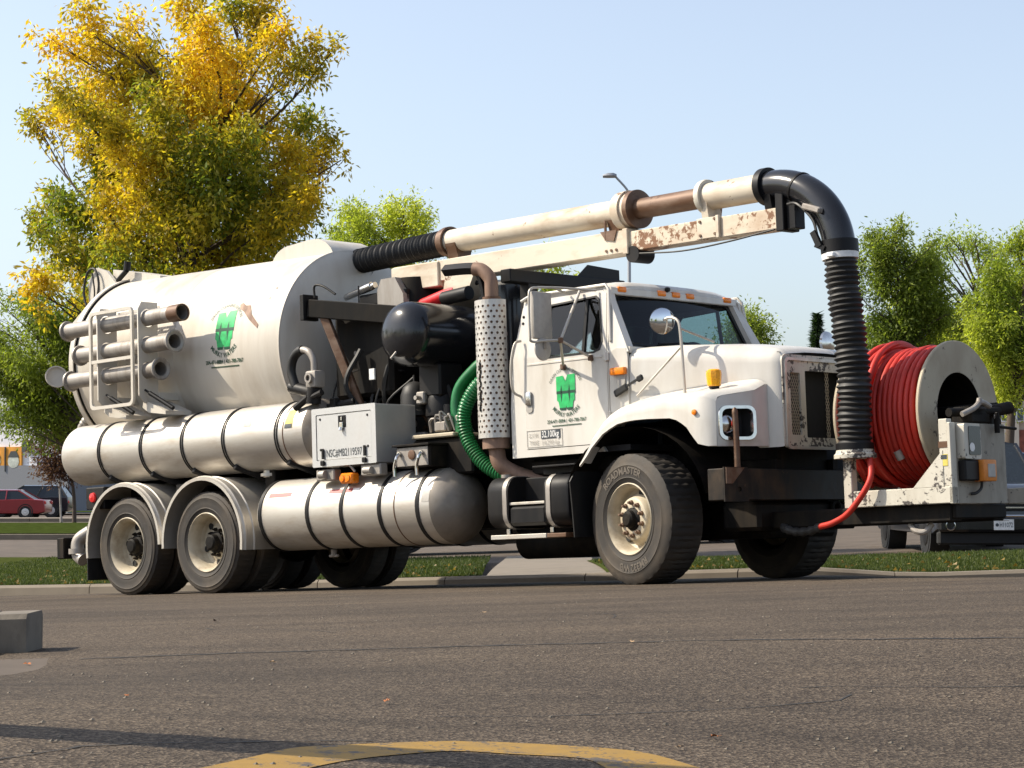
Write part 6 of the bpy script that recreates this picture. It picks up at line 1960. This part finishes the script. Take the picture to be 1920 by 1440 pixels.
SEDAN = [(-2.3, .32), (-2.33, .62), (-2.25, .93), (-1.5, .98), (-1.2, .97), (.75, .92), (1.2, .88), (2.05, .74), (2.28, .60), (2.3, .34), (1.9, .24), (-2.0, .24)]
SEDAN_G = [(-1.75, .93), (-.95, 1.40), (.25, 1.40), (1.10, .88)]
SUV = [(-2.2, .36), (-2.25, .72), (-2.2, 1.05), (-1.6, 1.08), (.85, 1.02), (1.25, 1.0), (2.05, .86), (2.25, .66), (2.25, .36), (1.9, .28), (-2.0, .28)]
SUV_G = [(-2.15, 1.04), (-1.75, 1.62), (.10, 1.62), (1.10, 1.0)]
def carpaint(name, c, metal=.3):
    m = plain(name, c, .3, metal, .06, 3)
    m.node_tree.nodes['Principled BSDF'].inputs['Coat Weight'].default_value = .8
    return m
p = at(4, 962, 106); 
car('parked_car', 'dark red parked saloon at the far left edge', (p.x, 106, ground_z(p.x, 106)), PI * 1.0, carpaint('car_red', (.24, .012, .02)), SEDAN, SEDAN_G)
p = at(54, 956, 111)
car('parked_car', 'black parked estate behind the red saloon at the left', (p.x, 111, ground_z(p.x, 111)), PI, carpaint('car_black', (.010, .012, .018)), SUV, SUV_G, 1.85, .36)
p = at(1900, 880, 75)
car('parked_car', 'silver parked car at the right edge behind the reel panel', (p.x, 70, ground_z(p.x, 70)), -1.9, carpaint('car_silver', (.42, .43, .46), .6), SUV, SUV_G)
p = at(1905, 830, 86)
car('parked_car', 'blue parked car furthest back at the right edge', (p.x, 92, ground_z(p.x, 92) + .9), -2.6, carpaint('car_blue', (.06, .10, .20), .4), SUV, SUV_G)
p = at(1960, 870, 55)
car('parked_car', 'pale blue parked car beside the black pickup windscreen', (p.x, 52, ground_z(p.x, 52) + .1), -1.75, carpaint('car_paleblue', (.20, .26, .36), .5), SEDAN, SEDAN_G)
# dark vehicles parked behind the truck, seen only under its chassis
p = at(930, 950, 41)
car('parked_car', 'dark parked van glimpsed under the truck between tank and step', (p.x - .4, 41.5, ground_z(p.x, 41.5)), 0.05, carpaint('car_dark', (.012, .013, .016)), SUV, SUV_G, 1.85, .36)
p = at(1240, 950, 44)
car('parked_car', 'dark parked car glimpsed behind the front wheel of the truck', (p.x, 44, ground_z(p.x, 44)), .1, carpaint('car_dark2', (.02, .022, .028)), SUV, SUV_G, 1.85, .36)

# black pickup facing the camera behind the reel
p = at(1879, 1000, 33)
PX, PY = p.x, 33.0
PZ = ground_z(PX, PY + 1) + .02
PICK = [(-2.9, .45), (-2.9, 1.10), (-2.8, 1.16), (-1.0, 1.16), (.8, 1.18), (1.15, 1.18), (2.45, 1.12), (2.62, 1.02), (2.68, .75), (2.68, .42), (2.3, .34), (-2.6, .34)]
PICK_G = [(-1.05, 1.14), (-.85, 1.80), (.35, 1.80), (1.15, 1.16)]
pk = car('pickup', 'black pickup with chrome grille facing forward behind the hose reel', (PX, PY + 2.7, PZ), -PI / 2, carpaint('pickup_black', (.010, .012, .018)), PICK, PICK_G, 2.0, .40, (-1.9, 1.75), None, 'pickup', False, 5.6, 'black')
def pf(name, y0, y1, z0, z1, mat, x0=2.66, x1=2.72, bev=.01, par=None):
    return mkobj(name, MB().b2(x0, x1, y0, y1, z0, z1, bev), mat, par or pk)
g_ = pf('grille', -.62, .62, .72, 1.04, M['gap'], 2.64, 2.70)
for z in (.76, .83, .90, .97):
    pf('grille_bar', -.60, .60, z, z + .028, M['chrome'], 2.69, 2.73, .006, g_)
pf('front_bumper', -1.0, 1.0, .40, .64, M['gloss'], 2.60, 2.82, .04)
pf('valance', -.98, .98, .20, .41, M['gap'], 2.50, 2.70, .03)
mkobj('chrome_trim', MB().path(catmull([(2.80, -1.0, .70), (2.83, -.6, .655), (2.84, 0, .65), (2.83, .6, .655), (2.80, 1.0, .70)], 6), .022, 8), M['chrome'], pk)
for s in (-1, 1):
    pf('headlight', s * .66, s * .96, .80, 1.02, M['chrome'], 2.58, 2.70, .03)
    fl = mkobj('fog_light', MB().lathe([(.03, .075), (.045, .07), (.03, .055), (.02, 0)], (2.79, s * .82, .50), (1, 0, 0), 22), M['gloss'], pk)
    mkobj('fog_light_ring', MB().lathe([(.028, .078), (.05, .078), (.052, .066), (.03, .066)], (2.79, s * .82, .50), (1, 0, 0), 22), M['chrome'], fl)
pl = pf('licence_plate', -.155, .155, .43, .595, M['decalwhite'], 2.825, 2.835, .003)
def plate_map(u, v): return (2.8375, u, v)
mb = MB(); letters(mb, 'H11072', .105, lambda u, v: (2.8375, -(-.035 - u) , .475 + v) , .004, 1, .20)
mb2 = MB(); letters(mb2, 'H11072', .105, lambda u, v: (2.8375, u + .035, .475 + v), .004, 1, .20)
mkobj('plate_lettering', mb2, M['decal'], pl)
mkobj('plate_emblem', MB().lathe([(0, .026), (.002, .026), (.002, 0)], (2.8365, -.105, .51), (1, 0, 0), 16), M['decal'], pl)
mkobj('plate_caption', MB().b2(2.836, 2.838, -.08, .08, .572, .582), M['decalgrey'], pl)

# ================================================================== fallen leaves
m_lo = plain('dry_leaf_orange', (.36, .12, .03), .7, 0, .4, 60)
m_lt = plain('dry_leaf_tan', (.36, .24, .13), .7, 0, .3, 60)
m_ld = plain('dry_leaf_dark', (.05, .035, .025), .8, 0, .4, 60)
def fallen(px, py, w, mat, label, sd):
    p_ = ground_px(px, py)
    s_ = w / 4000.0 * (p_ - V((0, 0, CAM_Z))).length
    r_ = np.random.default_rng(sd)
    n = 11
    rim = []
    for k in range(n):
        a = 2 * PI * k / n
        rr_ = s_ * (.5 if k % 2 == 0 else .30) * r_.uniform(.8, 1.2)
        rim.append(V((rr_ * math.cos(a), rr_ * math.sin(a) * .7, s_ * r_.uniform(.02, .34))))
    mb = MB()
    mb.add([V((0, 0, .004))] + rim, [(0, 1 + k, 1 + (k + 1) % n) for k in range(n)])
    mb.path([V((0, 0, .004)), V((s_ * .5, -s_ * .2, s_ * .1)), V((s_ * .8, -s_ * .3, .003))], s_ * .02, 5)
    o = mkobj('fallen_leaf', mb, mat, None, 80)
    o.location = p_ + V((0, 0, .005))
    o.rotation_euler = (0, 0, r_.uniform(0, 6.28))
    tag(o, label, 'leaf', 'fallen leaves on the road')
fallen(407, 1168, 15, m_ld, 'dark curled leaf on the road below the near rear wheel', 1)
fallen(237, 1309, 13, m_lo, 'small orange leaf on the road at the lower left', 2)
fallen(725, 1321, 22, m_lo, 'flat orange leaf on the road above the yellow line', 3)
fallen(908, 1151, 11, m_lt, 'tiny tan leaf on the road below the step', 4)
fallen(1184, 1207, 14, m_lt, 'tan leaf lying on the long road crack', 5)
fallen(1340, 1389, 24, m_lo, 'rust orange leaf on the road near the right end of the yellow line', 6)
fallen(1276, 1407, 15, m_lt, 'pale tan leaf just left of the rust orange leaf', 7)
fallen(52, 1250, 20, m_lo, 'reddish leaf beside the kerb end at the left', 8)
fallen(510, 1246, 12, m_lt, 'small pale leaf on the road left of the middle', 9)
fallen(1670, 1390, 9, m_ld, 'small dark leaf scrap on the road at the lower right', 10)
fallen(1420, 1297, 8, m_ld, 'dark leaf scrap on the road right of the middle', 11)
# drift of dead leaves against the kerb
def litter(n):
    X = np.concatenate([rng.uniform(.3, 2.6, n // 2), rng.uniform(-2.0, -1.0, n - n // 2)])
    Y = np.interp(X, KX, KY) - rng.uniform(0.0, .25, n)
    Z = np.array([ground_z(a, b) for a, b in zip(X, Y)]) + rng.uniform(0, .05, n)
    return np.stack([X, Y, Z], 1)
g_old = M['grass']
lt = blades('leaf_litter', 'brown dead leaves gathered along the kerb foot', 500, litter, (.02, .06), .025, ((.09, .05, .02), (.26, .15, .05)), 1.0)
lt['category'] = 'leaf litter'
def verge_leaves(n):
    X = rng.uniform(-8, 8, n); X = X[(X < -.4) | (X > 1.1)]
    K = np.interp(X, KX, KY)
    Y = K + .05 + 5 * rng.random(len(X)) ** 1.6
    Z = np.array([verge_z(p_, q_) for p_, q_ in zip(X, Y)]) + .005
    return np.stack([X, Y, Z], 1)
vl = blades('leaf_litter', 'dry yellow and brown leaves strewn over the grass strips', 420, verge_leaves, (.01, .04), .028, ((.14, .08, .025), (.32, .21, .05)), 1.2)
vl['category'] = 'leaf litter'

# loose grit on the asphalt
n = 700
gx = rng.uniform(-1.5, 2.2, n); gy = 3.0 + 14 * rng.random(n) ** 1.3
gx = gx * np.clip(gy / 6, .5, 2.2)
sz = rng.uniform(.003, .008, n)
mb = MB()
for x_, y_, s_ in zip(gx, gy, sz):
    z_ = ground_z(x_, y_)
    k_ = rng.uniform(.6, 1.3, 3)
    mb.add([(x_ + s_ * k_[0], y_, z_ + .002), (x_, y_ + s_ * k_[1], z_ + .002), (x_ - s_, y_, z_ + .002), (x_, y_ - s_ * k_[2], z_ + .002), (x_ + s_ * .2, y_, z_ + s_ * .9)], [(0, 1, 4), (1, 2, 4), (2, 3, 4), (3, 0, 4)])
gt = mkobj('grit', mb, plain('grit_stone', (.13, .11, .085), .9, 0, .5, 30), None, 10)
tag(gt, 'loose grit and small stones scattered on the asphalt', 'grit', kind='stuff')
